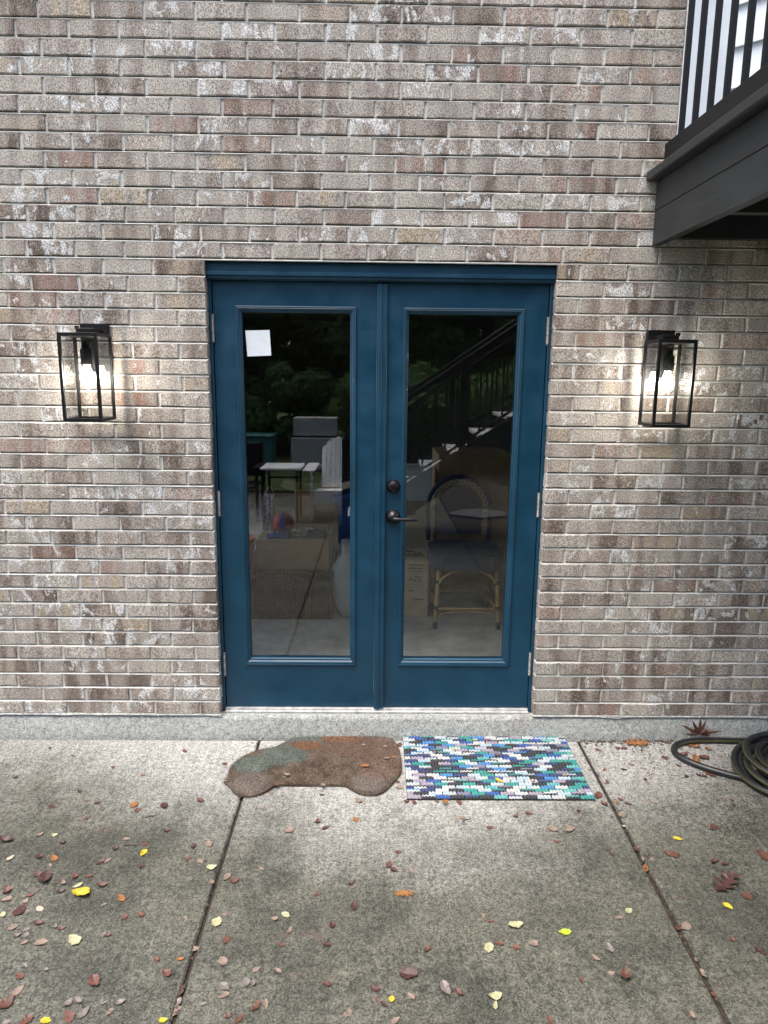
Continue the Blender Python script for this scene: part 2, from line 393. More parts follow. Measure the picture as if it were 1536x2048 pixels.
tag(MB().box(0.95, 8, -5.1, -4.3, -0.159, -0.079).box(0.95, 2.05, -8.6, -5.101, -0.159, -0.085).build('mulch_bed', M_MULCH), kind='structure')
tag(MB().box(1.0, 30, -40, -8.6, -0.159, -0.115).build('woodland_floor', M_MULCH), kind='structure')
def slab(x0, x1, y0=-0.027, y1=-4.3):
    mb = MB(); b = 0.006
    ring = lambda e, dz: [(x0 + e, y1 + e, gz(y1) + dz), (x1 - e, y1 + e, gz(y1) + dz), (x1 - e, y0 - e, gz(y0) + dz), (x0 + e, y0 - e, gz(y0) + dz)]
    vs = ring(0, -0.10) + ring(0, -b) + ring(b, 0)
    fs = [(8, 9, 10, 11)] + [(q * 4 + i, q * 4 + (i + 1) % 4, q * 4 + 4 + (i + 1) % 4, q * 4 + 4 + i) for q in (0, 1) for i in range(4)]
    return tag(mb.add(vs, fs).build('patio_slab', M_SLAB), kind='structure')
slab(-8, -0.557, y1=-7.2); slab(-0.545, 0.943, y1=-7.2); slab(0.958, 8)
for x, ye in ((-0.551, -7.2), (0.9505, -4.3)):
    tag(MB().add([(x - 0.02, ye, gz(ye) - 0.013), (x + 0.02, ye, gz(ye) - 0.013), (x + 0.02, 0, -0.013), (x - 0.02, 0, -0.013)], [(0, 1, 2, 3)]).build('joint_soil', M_SOIL), kind='structure')
# foundation ledge under wall and door
fd = MB(); n = 160
for i in range(n + 1):
    x = -2.62 + 6.6 * i / n
    w1 = 0.004 * mnoise.noise(Vector((x * 3, 0, 0))); w2 = 0.006 * mnoise.noise(Vector((x * 7, 3, 0))) + 0.003 * mnoise.noise(Vector((x * 25, 5, 0)))
    fd.v += [(x, -0.008 + w1, -0.1), (x, -0.006 + w1, ZB - 0.022 + w2), (x, 0.004 + w1, ZB - 0.008 + w2), (x, 0.03, ZB - 0.006), (x, 0.24, ZB - 0.006)]
for i in range(n):
    for k in range(4):
        a = i * 5 + k; fd.f.append((a, a + 5, a + 6, a + 1)); fd.m.append(0)
tag(fd.build('foundation_ledge', M_FOUND, smooth=True), kind='structure')

# wall core, room behind
X_OP = 0.7324                 # half width of the brick opening
Z_OP = ZB + 30 * 0.2032 / 3   # its head
core = MB().box(-2.6, -0.77, 0.095, 0.22, 0.0, 4.3).box(0.77, 4.0, 0.095, 0.22, 0.0, 4.3).box(-0.77, 0.77, 0.095, 0.22, 2.16, 4.3)
tag(core.build('house_wall_core', M_ROOMWALL), kind='structure')
tag(MB().box(-2.6, 3.2, 0.2405, 8.0, -0.05, 0.10).build('room_floor', M_ROOMFLOOR), kind='structure')
tag(MB().box(-2.6, 4.0, 0.2205, 8.0, 2.47, 2.6).build('room_ceiling', M_ROOMWALL), kind='structure')
rw = MB().box(-2.6, 3.2, 7.9, 8.0, 0.101, 2.469).box(3.1, 3.2, 0.2205, 7.899, 0.101, 2.469)
rw.box(-2.6, -2.5, 0.2205, 0.45, 0.101, 2.469).box(-2.6, -2.5, 4.2, 7.899, 0.101, 2.469).box(-2.6, -2.5, 0.451, 4.199, 0.101, 0.16).box(-2.6, -2.5, 0.451, 4.199, 2.42, 2.469)
tag(rw.build('room_wall', M_ROOMWALL), kind='structure')

sw = thing('added_side_window', 'unseen wide side window added to light the room behind the doors', 'window', (-2.55, 2.3, 0.16))  # added out of view so daylight brightens the room
for y in (0.47, 1.7, 2.95, 4.18): sw_ = MB().box(-2.585 + 2.55, -2.515 + 2.55, y - 0.018 - 2.3, y + 0.018 - 2.3, 0.001, 2.259).build('added_window_frame', M_WHITE, sw)
for y0, y1 in ((0.49, 1.68), (1.72, 2.93), (2.97, 4.16)): MB().box(-0.003, 0.003, y0 - 2.3, y1 - 2.3, 0.002, 2.258).build('glass_pane', M_LGLASS, sw)
up = MB().box(-2.6, 4.0, 0.2205, 8.0, 2.601, 4.3)
tag(up.build('house_upper_storey', M_WHITE), kind='structure')

# ------------------------------------------------------------------ brick wall
C = 0.2032 / 3; J = 0.0092
wall = thing('brick_wall', 'weathered taupe brick wall around the blue double doors', 'wall')
PL = [0.080, -0.015, 0.077, -0.016, 0.078, -0.025, 0.075, -0.030, 0.062, -0.037, 0.062, -0.030, 0.070, -0.043, 0.069, -0.032,
      0.073, -0.034, 0.071, -0.034, 0.075, -0.029, 0.072, -0.026, 0.074, -0.024, 0.065, -0.029, 0.067, -0.027, 0.070, -0.029,
      0.072, -0.034, 0.075, -0.026, 0.072, -0.031, 0.070, -0.027, 0.065, -0.033, 0.070, -0.019]      # joint phase left of the door, per course
PR = {14: 0.826, 15: 0.928, 16: 0.827, 17: 0.929, 18: 0.827, 19: 0.930, 20: 0.827, 21: 0.933, 22: 0.830, 23: 0.931, 24: 0.834, 25: 0.934,
      26: 0.833, 27: 0.931, 28: 0.835, 29: 0.938, 30: 0.837, 31: 0.939, 32: 0.834, 33: 0.930, 34: 0.832, 35: 0.939, 36: 0.833, 37: 0.936,
      38: 0.834, 39: 0.936, 40: 0.838, 41: 0.939, 42: 0.839, 43: 0.937}                               # first joint right of the door
XMIN, XMAX = -2.60, 3.6
X_TRIM = 1.180                # brick stops at the white corner board above the deck
bricks = []                   # x0, x1, z0, z1
heads = []
def lay(k, joints, xa, xb, z0, z1):
    e = [xa] + [j for j in sorted(joints) if xa + 0.03 < j < xb - 0.03] + [xb]
    for i in range(len(e) - 1):
        a = e[i] + (J / 2 if i else 0); b = e[i + 1] - (J / 2 if i + 1 < len(e) - 1 else 0)
        bricks.append((a, b, z0, z1))
        if i: heads.append((e[i], z0, z1))
for k in range(-15, 44):
    zb = ZB + (43 - k) * C; z0, z1 = zb + J / 2, zb + C - J / 2
    jr = random.Random(k + 100)
    jit = lambda: jr.uniform(-0.004, 0.004)
    ph = PL[k] if k >= 0 else PL[k % 2] + jr.uniform(-0.006, 0.006)
    if k < 14:
        base = ph - 0.2032 * 4      # a joint near x = -0.8
        js = [base + 0.2005 * i + jit() for i in range(-13, 24)]
        xr = X_TRIM if zb > 2.49 else XMAX
        lay(k, js, XMIN, xr, z0, z1)
    else:
        base = ph - 0.2032 * 5
        lay(k, [base - 0.2030 * i + jit() for i in range(-2, 14)], XMIN, -X_OP, z0, z1)
        lay(k, [PR[k] + 0.2055 * i + jit() for i in range(0, 15)], X_OP, XMAX, z0, z1)

def brick_shape(L, H, seed):
    """one brick, front at y=0, front lower left at the origin: wavy front edge, soft arris"""
    q = random.Random(seed); bv = 0.0030; tilt = q.uniform(-0.0018, 0.0018); push = q.uniform(-0.0026, 0.0012)
    px = [0, 0.25, 0.5, 0.75, 1.0]
    loop = [(p * L, 0) for p in px] + [(p * L, H) for p in px[::-1]]
    jx = [(q.uniform(-0.0018, 0.0018), q.uniform(-0.0017, 0.0017)) for _ in loop]
    vs = []
    for (x, z), (a, b) in zip(loop, jx): vs.append((x + a * 0.5, 0.09, z + b))
    for (x, z), (a, b) in zip(loop, jx): vs.append((x + a, bv + push + tilt * z / H + q.uniform(-0.0005, 0.0005), z + b))
    for (x, z), (a, b) in zip(loop, jx):
        xi = min(max(x, bv * 1.2), L - bv * 1.2); zi = bv if z == 0 else H - bv
        vs.append((xi + a, push + tilt * z / H, zi + b))
    n = 10
    fs = [(r * n + i, r * n + (i + 1) % n, (r + 1) * n + (i + 1) % n, (r + 1) * n + i) for r in (0, 1) for i in range(n)]
    fs.append(tuple(range(2 * n, 3 * n)))
    return vs, fs
def set_tone(me, tones):
    a = me.color_attributes.new('tone', 'FLOAT_COLOR', 'POINT')
    a.data.foreach_set('color', [c for t in tones for c in (*t, 1.0)])
def rtone(q): return (q.random(), q.random(), q.random() ** 1.3)
cache = {}
def brick_mesh(L, H, v):
    key = (round(L, 3), v)
    if key not in cache:
        vs, fs = brick_shape(key[0], H, hash(key) & 0xffff)
        me = MB().add(vs, fs).mesh('brick', M_BRICK); q = random.Random(int(key[0] * 1000) * 31 + v); t = rtone(q)
        set_tone(me, [t] * len(vs)); cache[key] = me
    return cache[key]
def project(P):
    d = Vector(P) - CAM_LOC; w = d.dot(FWD)
    return 768 + CAM_F * d.dot(RT) / w, 1024 - CAM_F * d.dot(UP) / w
scored = []
for i, (a, b, z0, z1) in enumerate(bricks):
    u0, v0 = project((a, 0, z1)); u1, v1 = project((b, 0, z0))
    iu = max(0, min(u1, 1536) - max(u0, 0)); iv = max(0, min(v1, 2048) - max(v0, 0))
    area = iu * iv
    if a > 1.12 and z0 > 2.2: area *= 0.2
    scored.append((area, i))
scored.sort(reverse=True)
single = {i for ar, i in scored[:300]}
rest = MB(); rest_t = []
for i, (a, b, z0, z1) in enumerate(bricks):
    if i in single:
        Lr = round((b - a) / 0.004) * 0.004 if 0.185 < b - a < 0.2 else round(b - a, 3)
        o = link('brick', brick_mesh(Lr, z1 - z0, rnd.randrange(16)), wall, (a + ((b - a) - Lr) / 2, 0, z0))
    else:
        vs, fs = brick_shape(b - a, z1 - z0, i); rest.add([(x + a, y, z + z0) for x, y, z in vs], fs)
        rest_t += [rtone(rnd)] * len(vs)
me = rest.mesh('brick_field', M_BRICK); set_tone(me, rest_t); tag(link('brick_field', me, wall), kind='stuff')
# mortar: struck bed joints, flush head joints, returns at the door reveals
mo = MB()
def bed(xa, xb, z, seed):
    n = max(2, int((xb - xa) / 0.03)); o = len(mo.v)
    for i in range(n + 1):
        x = xa + (xb - xa) * i / n
        n1 = mnoise.noise(Vector((x * 9, seed * 3.7, 0.3))); n2 = mnoise.noise(Vector((x * 30, seed * 1.3, 7)))
        mo.v += [(x, 0.0018 + 0.0010 * n2, z - J / 2 - 0.0030), (x, -0.0006 + 0.0016 * n1 + 0.0008 * n2, z - J / 2 + 0.0006 + 0.0012 * n1), (x, 0.0062, z + J / 2 - 0.0040 + 0.0010 * n2), (x, 0.0190, z + J / 2 - 0.0012)]
    for i in range(n):
        for k in range(3):
            a = o + i * 4 + k; mo.f.append((a, a + 4, a + 5, a + 1)); mo.m.append(0)
for k in range(-15, 45):
    z = ZB + (44 - k) * C
    if k <= 14: bed(XMIN, X_TRIM if z > 2.49 else XMAX, z, k + 50)
    if k == 44 or k > 14: bed(XMIN, -X_OP + 0.001, z, k + 50); bed(X_OP - 0.001, XMAX, z, k + 90)
for j, (x, z0, z1) in enumerate(heads):
    d = 0.0032 + 0.002 * rnd.random(); t = rnd.uniform(-0.0015, 0.0015)
    mo.add([(x - J / 2 - 0.002, d - 0.001, z0 - 0.002), (x + t, d + 0.0015, z0 - 0.002), (x + J / 2 + 0.002, d - 0.001, z0 - 0.002),
            (x - J / 2 - 0.002, d - 0.001, z1 + 0.002), (x - t, d + 0.0015, z1 + 0.002), (x + J / 2 + 0.002, d - 0.001, z1 + 0.002)], [(0, 1, 4, 3), (1, 2, 5, 4)])
for s in (-1, 1):
    x = s * (X_OP + 0.003)
    mo.add([(x, 0.004, ZB), (x, 0.094, ZB), (x, 0.094, Z_OP), (x, 0.004, Z_OP)], [(0, 1, 2, 3) if s < 0 else (3, 2, 1, 0)])
mo.add([(XMIN, 0.020, ZB), (-X_OP - 0.003, 0.020, ZB), (-X_OP - 0.003, 0.020, 4.2), (XMIN, 0.020, 4.2)], [(0, 1, 2, 3)])
mo.add([(X_OP + 0.003, 0.020, ZB), (XMAX, 0.020, ZB), (XMAX, 0.020, 2.5), (X_OP + 0.003, 0.020, 2.5)], [(0, 1, 2, 3)])
mo.add([(X_OP + 0.003, 0.0201, 2.5), (X_TRIM - 0.001, 0.0201, 2.5), (X_TRIM - 0.001, 0.0201, 4.2), (X_OP + 0.003, 0.0201, 4.2)], [(0, 1, 2, 3)])
mo.add([(-X_OP - 0.003, 0.020, Z_OP), (X_OP + 0.003, 0.020, Z_OP), (X_OP + 0.003, 0.020, 4.2), (-X_OP - 0.003, 0.020, 4.2)], [(0, 1, 2, 3)])
mo.build('mortar', M_MORTAR, wall, smooth=False)
# squeezed-out mortar lip on the foundation
lip = MB()
for xa, xb, sd in ((XMIN, -X_OP + 0.004, 1), (X_OP - 0.004, XMAX, 2)):
    n = int((xb - xa) / 0.012); o = len(lip.v)
    for i in range(n + 1):
        x = xa + (xb - xa) * i / n
        a = -0.010 + 0.034 * max(0, mnoise.noise(Vector((x * 5, sd * 9, 0)))) + 0.010 * mnoise.noise(Vector((x * 19, sd, 4)))
        lip.v += [(x, 0.002, ZB + 0.006), (x, -0.006 - 0.008 * max(0, mnoise.noise(Vector((x * 9, 1, 1)))), ZB + 0.001), (x, -0.0085 - 0.004 * max(0, a * 40), ZB - max(-0.001, a + 0.006))]
    for i in range(n):
        for k in range(2):
            a = o + i * 3 + k; lip.f.append((a, a + 1, a + 4, a + 3)); lip.m.append(0)
lip.build('mortar_lip', M_FOUND, wall)
MB().box(-X_OP - 0.05, X_OP + 0.05, 0.010, 0.094, Z_OP - 0.004, Z_OP + 0.003).build('lintel', M_LINTEL, wall)

# ------------------------------------------------------------------ double doors
DY = 0.055                    # outer face of the door leaves
fr = thing('door_frame', 'deep teal-blue painted door frame set into the brick opening', 'door frame', (0, DY, 0.108))
def L3(o): return (-o.location.x, -o.location.y, -o.location.z)
def part(mb, name, mat, parent, smooth=False):
    """mb is in world coordinates; store it relative to its parent's base"""
    c = parent
    off = Vector((0, 0, 0))
    while c is not None: off += c.location; c = c.parent
    mb.v = [(x - off.x, y - off.y, z - off.z) for x, y, z in mb.v]
    return mb.build(name, mat, parent, smooth)
for s in (-1, 1):
    part(MB().box(min(s * 0.7185, s * 0.769), max(s * 0.7185, s * 0.769), 0.044, 0.14, 0.109, 2.068, b=0.002), 'jamb', M_BLUE, fr)
part(MB().box(-0.769, 0.769, 0.040, 0.14, 2.0685, 2.158, b=0.002), 'head_jamb', M_BLUE, fr)
part(MB().box(-0.7315, 0.7315, 0.022, 0.0395, 2.072, 2.139, b=0.003).box(-0.7315, 0.7315, 0.014, 0.0215, 2.084, 2.100, b=0.002), 'head_trim', M_BLUE, fr)
part(MB().box(-0.7180, 0.7180, 0.028, 0.16, 0.1085, 0.119, b=0.002).box(-0.7180, 0.7180, 0.042, 0.15, 0.1192, 0.1265, b=0.001), 'threshold', M_ALU, fr)
part(MB().box(-0.769, -0.719, 0.141, 0.155, 0.127, 2.10).box(0.719, 0.769, 0.141, 0.155, 0.127, 2.10), 'door_stop', M_BLUE, fr)

def ring_frame(mb, outer, inner, y0, y1):
    (a0, a1, c0, c1), (b0, b1, d0, d1) = outer, inner
    mb.box(a0, b0, y0, y1, c0, c1).box(b1, a1, y0, y1, c0, c1)
    mb.box(b0, b1, y0, y1, c0, d0).box(b0, b1, y0, y1, d1, c1); return mb
def moulding(mb, outer, inner, prof):
    """mitred moulding; prof = (t, y) with t 0 at the outer edge and 1 at the glass"""
    o = len(mb.v); (a0, a1, c0, c1), (b0, b1, d0, d1) = outer, inner
    for t, y in prof:
        x0, x1, z0, z1 = a0 + (b0 - a0) * t, a1 + (b1 - a1) * t, c0 + (d0 - c0) * t, c1 + (d1 - c1) * t
        mb.v += [(x0, y, z0), (x1, y, z0), (x1, y, z1), (x0, y, z1)]
    for q in range(len(prof) - 1):
        for i in range(4):
            a, b = o + q * 4 + i, o + q * 4 + (i + 1) % 4; mb.f.append((a, b, b + 4, a + 4)); mb.m.append(0)
    return mb
GZ0, GZ1 = 0.373, 1.940
def door_leaf(x0, x1, mo_, gl, label):
    d = thing('door_leaf', label, 'door', ((x0 + x1) / 2, DY, 0.128))
    hole = (gl[0] - 0.004, gl[1] + 0.004, GZ0 - 0.004, GZ1 + 0.004)
    sl = MB(); (a0, a1, c0, c1), (b0, b1, d0, d1) = (x0, x1, 0.128, 2.0655), hole
    for (p, q, r, t, nm) in ((a0, b0, c0, c1, 'stile'), (b1, a1, c0, c1, 'stile'), (b0, b1, c0, d0, 'bottom_rail'), (b0, b1, d1, c1, 'top_rail')):
        part(MB().box(p, q, DY, DY + 0.045, r, t), nm, M_BLUE, d)
    outer = (mo_[0], mo_[1], 0.338, 1.967); inner = (gl[0], gl[1], GZ0, GZ1)
    prof = [(0.0, DY - 0.0002), (0.06, DY - 0.007), (0.20, DY - 0.0085), (0.34, DY - 0.0065), (0.42, DY - 0.0075), (0.55, DY - 0.006), (0.92, DY + 0.006), (1.0, DY + 0.008), (1.0, DY + 0.016)]
    part(moulding(MB(), outer, inner, prof), 'glazing_moulding', M_BLUE, d)
    part(moulding(MB(), (outer[0], outer[1], outer[2], outer[3]), inner, [(0.0, 0.1002), (0.3, 0.106), (1.0, 0.094), (1.0, 0.082)]), 'inner_moulding', M_BLUE, d)
    part(MB().box(gl[0] - 0.003, gl[1] + 0.003, DY + 0.0155, DY + 0.0205, GZ0 - 0.003, GZ1 + 0.003), 'glass_pane', M_GLASS, d)
    return d
dl = door_leaf(-0.7145, -0.0195, (-0.621, -0.103), (-0.594, -0.131), 'left teal-blue glazed door leaf with a square paper on its glass')
dr = door_leaf(0.0085, 0.7145, (0.096, 0.617), (0.120, 0.589), 'right teal-blue glazed door leaf with deadbolt and lever handle')
part(MB().box(-0.0185, 0.0275, 0.036, 0.0545, 0.127, 2.060, b=0.003).box(-0.010, 0.006, 0.0315, 0.0365, 0.127, 2.060, b=0.002), 'astragal', M_BLUE, dl)
for d, s, zs in ((dl, -1, ((1.815, 1.93), (1.055, 1.168), (0.29, 0.405))), (dr, 1, ((1.82, 1.934), (1.062, 1.172), (0.30, 0.413)))):
    for z0, z1 in zs:
        h = MB(); zz = (z1 - z0) / 3
        for i in range(3): h.lathe([(0.0068, z0 + zz * i + 0.0008), (0.0068, z0 + zz * (i + 1) - 0.0008)], (s * 0.7162, 0.0465, 0), 'z', 12)
        h.lathe([(0.004, z0 - 0.006), (0.0055, z0 - 0.003), (0.0055, z0)], (s * 0.7162, 0.0465, 0), 'z', 10)
        part(h, 'hinge', M_STEEL, d, True)
hx = 0.0625
db = MB().lathe([(0.0005, -0.026), (0.021, -0.026), (0.023, -0.023), (0.0245, -0.018), (0.030, -0.010), (0.031, -0.004), (0.031, 0.0)], (hx, DY, 1.196), 'y', 28)
dbo = part(db, 'deadbolt', M_BRONZE, dr, True)
kc = MB().lathe([(0.0005, -0.0295), (0.0105, -0.0295), (0.012, -0.0262)], (hx, DY, 1.196), 'y', 20).box(hx - 0.0016, hx + 0.0016, DY - 0.0305, DY - 0.0288, 1.189, 1.203)
part(kc, 'key_cylinder', M_BRONZE, dbo)
ro = MB().lathe([(0.0005, -0.030), (0.012, -0.030), (0.016, -0.026), (0.027, -0.016), (0.0325, -0.007), (0.0335, 0.0)], (hx, DY, 1.055), 'y', 28)
rose = part(ro, 'lever_rose', M_BRONZE, dr, True)
lv = MB().tube([(hx, DY - 0.025, 1.055), (hx, DY - 0.05, 1.055), (hx + 0.008, DY - 0.058, 1.0545), (hx + 0.03, DY - 0.060, 1.054), (hx + 0.07, DY - 0.058, 1.0525), (hx + 0.100, DY - 0.055, 1.051), (hx + 0.108, DY - 0.052, 1.0505)],
               [0.0105, 0.0105, 0.0100, 0.0085, 0.0075, 0.0065, 0.005], 12)
part(lv, 'lever', M_BRONZE, rose, True)
pap = thing('paper_notice', 'small square pale paper stuck on the left door glass', 'paper', (-0.53, DY + 0.0155, 1.81))
part(MB().add([(-0.577, DY + 0.0149, 1.755), (-0.474, DY + 0.0149, 1.760), (-0.479, DY + 0.0149, 1.867), (-0.583, DY + 0.0149, 1.864),
               (-0.577, DY + 0.0152, 1.755), (-0.474, DY + 0.0152, 1.760), (-0.479, DY + 0.0152, 1.867), (-0.583, DY + 0.0152, 1.864)],
              [(0, 1, 2, 3), (7, 6, 5, 4), (0, 4, 5, 1), (1, 5, 6, 2), (2, 6, 7, 3), (3, 7, 4, 0)]), 'sheet', M_PAPER, pap)

# ------------------------------------------------------------------ wall lanterns
def lantern(x0, s, label):
    """s: side of the wing screw"""
    L = thing('wall_lantern', label, 'wall lantern', (x0, 0.0, 1.684), 'pair of lit wall lanterns beside the doors')
    w = 0.0775; y0, y1 = -0.200, -0.040; z0, z1 = 1.486, 1.834; p = 0.0115
    part(MB().box(x0 - 0.0575, x0 + 0.0575, -0.022, 0.0015, 1.684, 1.880, b=0.002), 'backplate', M_BLACK, L)
    part(MB().box(x0 - 0.035, x0 + 0.035, -0.120, -0.0225, 1.8345, 1.856, b=0.002), 'arm', M_BLACK, L)
    part(MB().lathe([(0.0075, 0), (0.0075, 0.014)], (x0 + s * 0.0575 - (0.014 if s < 0 else 0), -0.035, 1.862), 'x', 12), 'wing_screw', M_BLACK, L, True)
    part(MB().box(x0 - w, x0 + w, y0, y1, z1 - 0.014, z1, b=0.001), 'top_cap', M_BLACK, L)
    bt = MB()
    for (a, b, c, d) in ((x0 - w, x0 + w, y0, y0 + p), (x0 - w, x0 + w, y1 - p, y1), (x0 - w, x0 - w + p, y0 + p, y1 - p), (x0 + w - p, x0 + w, y0 + p, y1 - p)): bt.box(a, b, c, d, z0, z0 + 0.012)
    part(bt, 'bottom_frame', M_BLACK, L)
    for a in (x0 - w, x0 + w - p):
        for c in (y0, y1 - p): part(MB().box(a, a + p, c, c + p, z0 + 0.0121, z1 - 0.0141), 'corner_post', M_BLACK, L)
    g = 0.0015; zz = (z0 + 0.0125, z1 - 0.0145)
    for (a, b, c, d) in ((x0 - w + p, x0 + w - p, y0 + 0.005, y0 + 0.005 + g), (x0 - w + p, x0 + w - p, y1 - 0.006, y1 - 0.006 + g),
                         (x0 - w + 0.005, x0 - w + 0.005 + g, y0 + p, y1 - p), (x0 + w - 0.006, x0 + w - 0.006 + g, y0 + p, y1 - p)):
        part(MB().box(a, b, c, d, *zz), 'glass_pane', M_LGLASS, L)
    cy = (y0 + y1) / 2
    part(MB().lathe([(0.013, z1 - 0.0142), (0.013, 1.775), (0.022, 1.772), (0.022, 1.712), (0.019, 1.7095)], (x0, cy, 0), 'z', 20), 'socket', M_BLACK, L, True)
    bl = part(MB().lathe([(0.012, 1.7094), (0.013, 1.698), (0.020, 1.682), (0.0255, 1.665), (0.0262, 1.654), (0.023, 1.640), (0.016, 1.631), (0.006, 1.6265), (0.0005, 1.626)], (x0, cy, 0), 'z', 20), 'bulb', M_BULB, L, True)
    return L
lantern(-1.196, -1, 'black box wall lantern with lit bulb on the brick left of the doors')
lantern(1.181, 1, 'black box wall lantern with lit bulb right of the doors, below the deck')

# ------------------------------------------------------------------ deck, railing, siding, stairs
deck = thing('raised_deck', 'charcoal painted raised deck projecting from the wall at upper right', 'deck', (1.116, 0, 2.217))
XD = 1.116; DL = -3.7
part(MB().box(XD, XD + 0.035, DL, -0.004, 2.354, 2.4645, b=0.002), 'fascia_board', M_DECKW, deck)
part(MB().box(XD + 0.001, XD + 0.036, DL, -0.004, 2.2185, 2.3525, b=0.002), 'fascia_board', M_DECKW, deck)
for i in range(21):
    a = XD - 0.045 + i * 0.142
    part(MB().box(a, a + 0.137, DL - 0.04, -0.003, 2.4655, 2.501, b=0.004), 'deck_board', M_DECKW, deck)
for y in (-0.045, -0.5, -0.95, -1.4, -1.85, -2.3, -2.75, -3.2, -3.66):
    part(MB().box(XD + 0.0365, 4.1, y - 0.02, y + 0.02, 2.24, 2.4645), 'joist', M_DECKW, deck)
part(MB().box(XD + 0.0005, 4.1, DL - 0.036, DL - 0.001, 2.2185, 2.4645, b=0.002), 'fascia_board', M_DECKW, deck)
for x, y in ((3.95, -3.5),): part(MB().box(x, x + 0.14, y, y + 0.14, -0.062, 2.2395), 'post', M_DECKW, deck)
rl = thing('deck_railing', 'black metal railing with square balusters along the deck edge', 'railing', (1.15, 0, 2.501))
XR = 1.133
part(MB().box(XR, XR + 0.038, -3.62, -0.012, 2.505, 2.606, b=0.003), 'bottom_rail', M_RAIL, rl)
part(MB().box(XR - 0.004, XR + 0.042, -3.62, -0.012, 3.42, 3.47, b=0.004), 'top_rail', M_RAIL, rl)
for i in range(30):
    y = -0.122 - 0.1185 * i
    if y < -3.6: break
    part(MB().box(XR + 0.008, XR + 0.026, y - 0.009, y + 0.009, 2.6061, 3.4199), 'baluster', M_RAIL, rl)
part(MB().box(XR - 0.004, XR + 0.046, -3.685, -3.625, 2.5012, 3.5), 'post', M_RAIL, rl)
bay = thing('bay_siding', 'white lap siding of the angled bay behind the deck railing', 'siding', (1.33, 0, 2.501))
part(MB().box(X_TRIM + 0.002, X_TRIM + 0.062, -0.012, 0.09, 2.5015, 4.3, b=0.002), 'corner_board', M_WHITE, bay)
part(MB().box(X_TRIM + 0.0625, X_TRIM + 0.124, -0.006, 0.09, 2.5015, 4.3, b=0.002), 'corner_board', M_WHITE, bay)
part(MB().box(X_TRIM + 0.1245, X_TRIM + 0.172, -0.030, 0.09, 2.5015, 4.3, b=0.002), 'corner_board', M_WHITE, bay)
r2 = math.sqrt(0.5)
for i in range(12):
    z = 2.5015 + i * 0.148; x0, y0 = X_TRIM + 0.155, 0.004; Lb = 1.1; vs = []
    nrm = Vector((-r2, -r2, 0)); dr_ = Vector((r2, -r2, 0)); o = Vector((x0, y0, 0))
    for u in (0.012, Lb):
        for (t, zz) in ((0.002, z + 0.156), (0.018, z), (0.006, z), (-0.008, z + 0.156)): vs.append(o + dr_ * u + nrm * t + Vector((0, 0, zz)))
    part(MB().add(vs, [(0, 1, 5, 4), (1, 2, 6, 5), (2, 3, 7, 6), (3, 0, 4, 7), (3, 2, 1, 0), (4, 5, 6, 7)]), 'siding_board', M_WHITE, bay)
part(MB().box(1.33 + 0.78, 4.0, -0.80, -0.70, 2.5015, 4.3), 'bay_front', M_WHITE, bay)

st = thing('staircase', 'deck staircase with light treads and black rail, seen reflected in the right glass', 'stairs', (0, -4.0, -0.07))
sx0, sl_ = -0.35, 0.68
nst = 13; run = 0.28; rise = run * sl_
for i in range(nst):
    x = sx0 + i * run; z = 0.10 + i * rise
    part(MB().box(x, x + 0.31, -5.0, -4.06, z, z + 0.035, b=0.004), 'tread', M_TREAD, st)
for y in (-5.04, -4.04):
    poly = [(sx0 - 0.05, -0.075), (sx0 + 0.25, -0.075), (sx0 + nst * run + 0.1, 0.10 + nst * rise - 0.22), (sx0 + nst * run + 0.1, 0.10 + nst * rise), (sx0 - 0.05, 0.12)]
    part(MB().prism(poly, y - 0.018, y + 0.018, axis='y'), 'stringer', M_DECKW, st)
for yy in (-4.0, -5.06):
    rz = lambda x, h: 0.10 + (x - sx0) * sl_ + h
    xa, xb = sx0 + 0.02, sx0 + nst * run
    for h, r in ((0.90, 0.022), (0.80, 0.014), (0.07, 0.014)):
        part(MB().tube([(xa, yy, rz(xa, h)), (xb, yy, rz(xb, h))], r, 8), 'rail', M_RAIL, st, True)
    x = xa + 0.11
    while x < xb:
        part(MB().box(x - 0.009, x + 0.009, yy - 0.009, yy + 0.009, rz(x, 0.07), rz(x, 0.80)), 'baluster', M_RAIL, st); x += 0.115
    for x in (xa, xa + 1.2, xa + 2.4):
        part(MB().box(x - 0.03, x + 0.03, yy - 0.03, yy + 0.03, -0.08 if x == xa else rz(x, -0.2), rz(x, 0.92)), 'post', M_RAIL, st)
# landing the stairs reach
part(MB().box(sx0 + nst * run + 0.02, 4.6, -5.1, DL - 0.045, 2.4655, 2.501), 'landing', M_DECKW, deck)
part(MB().box(4.3, 4.44, -5.0, -4.86, -0.1, 2.465), 'post', M_DECKW, deck)

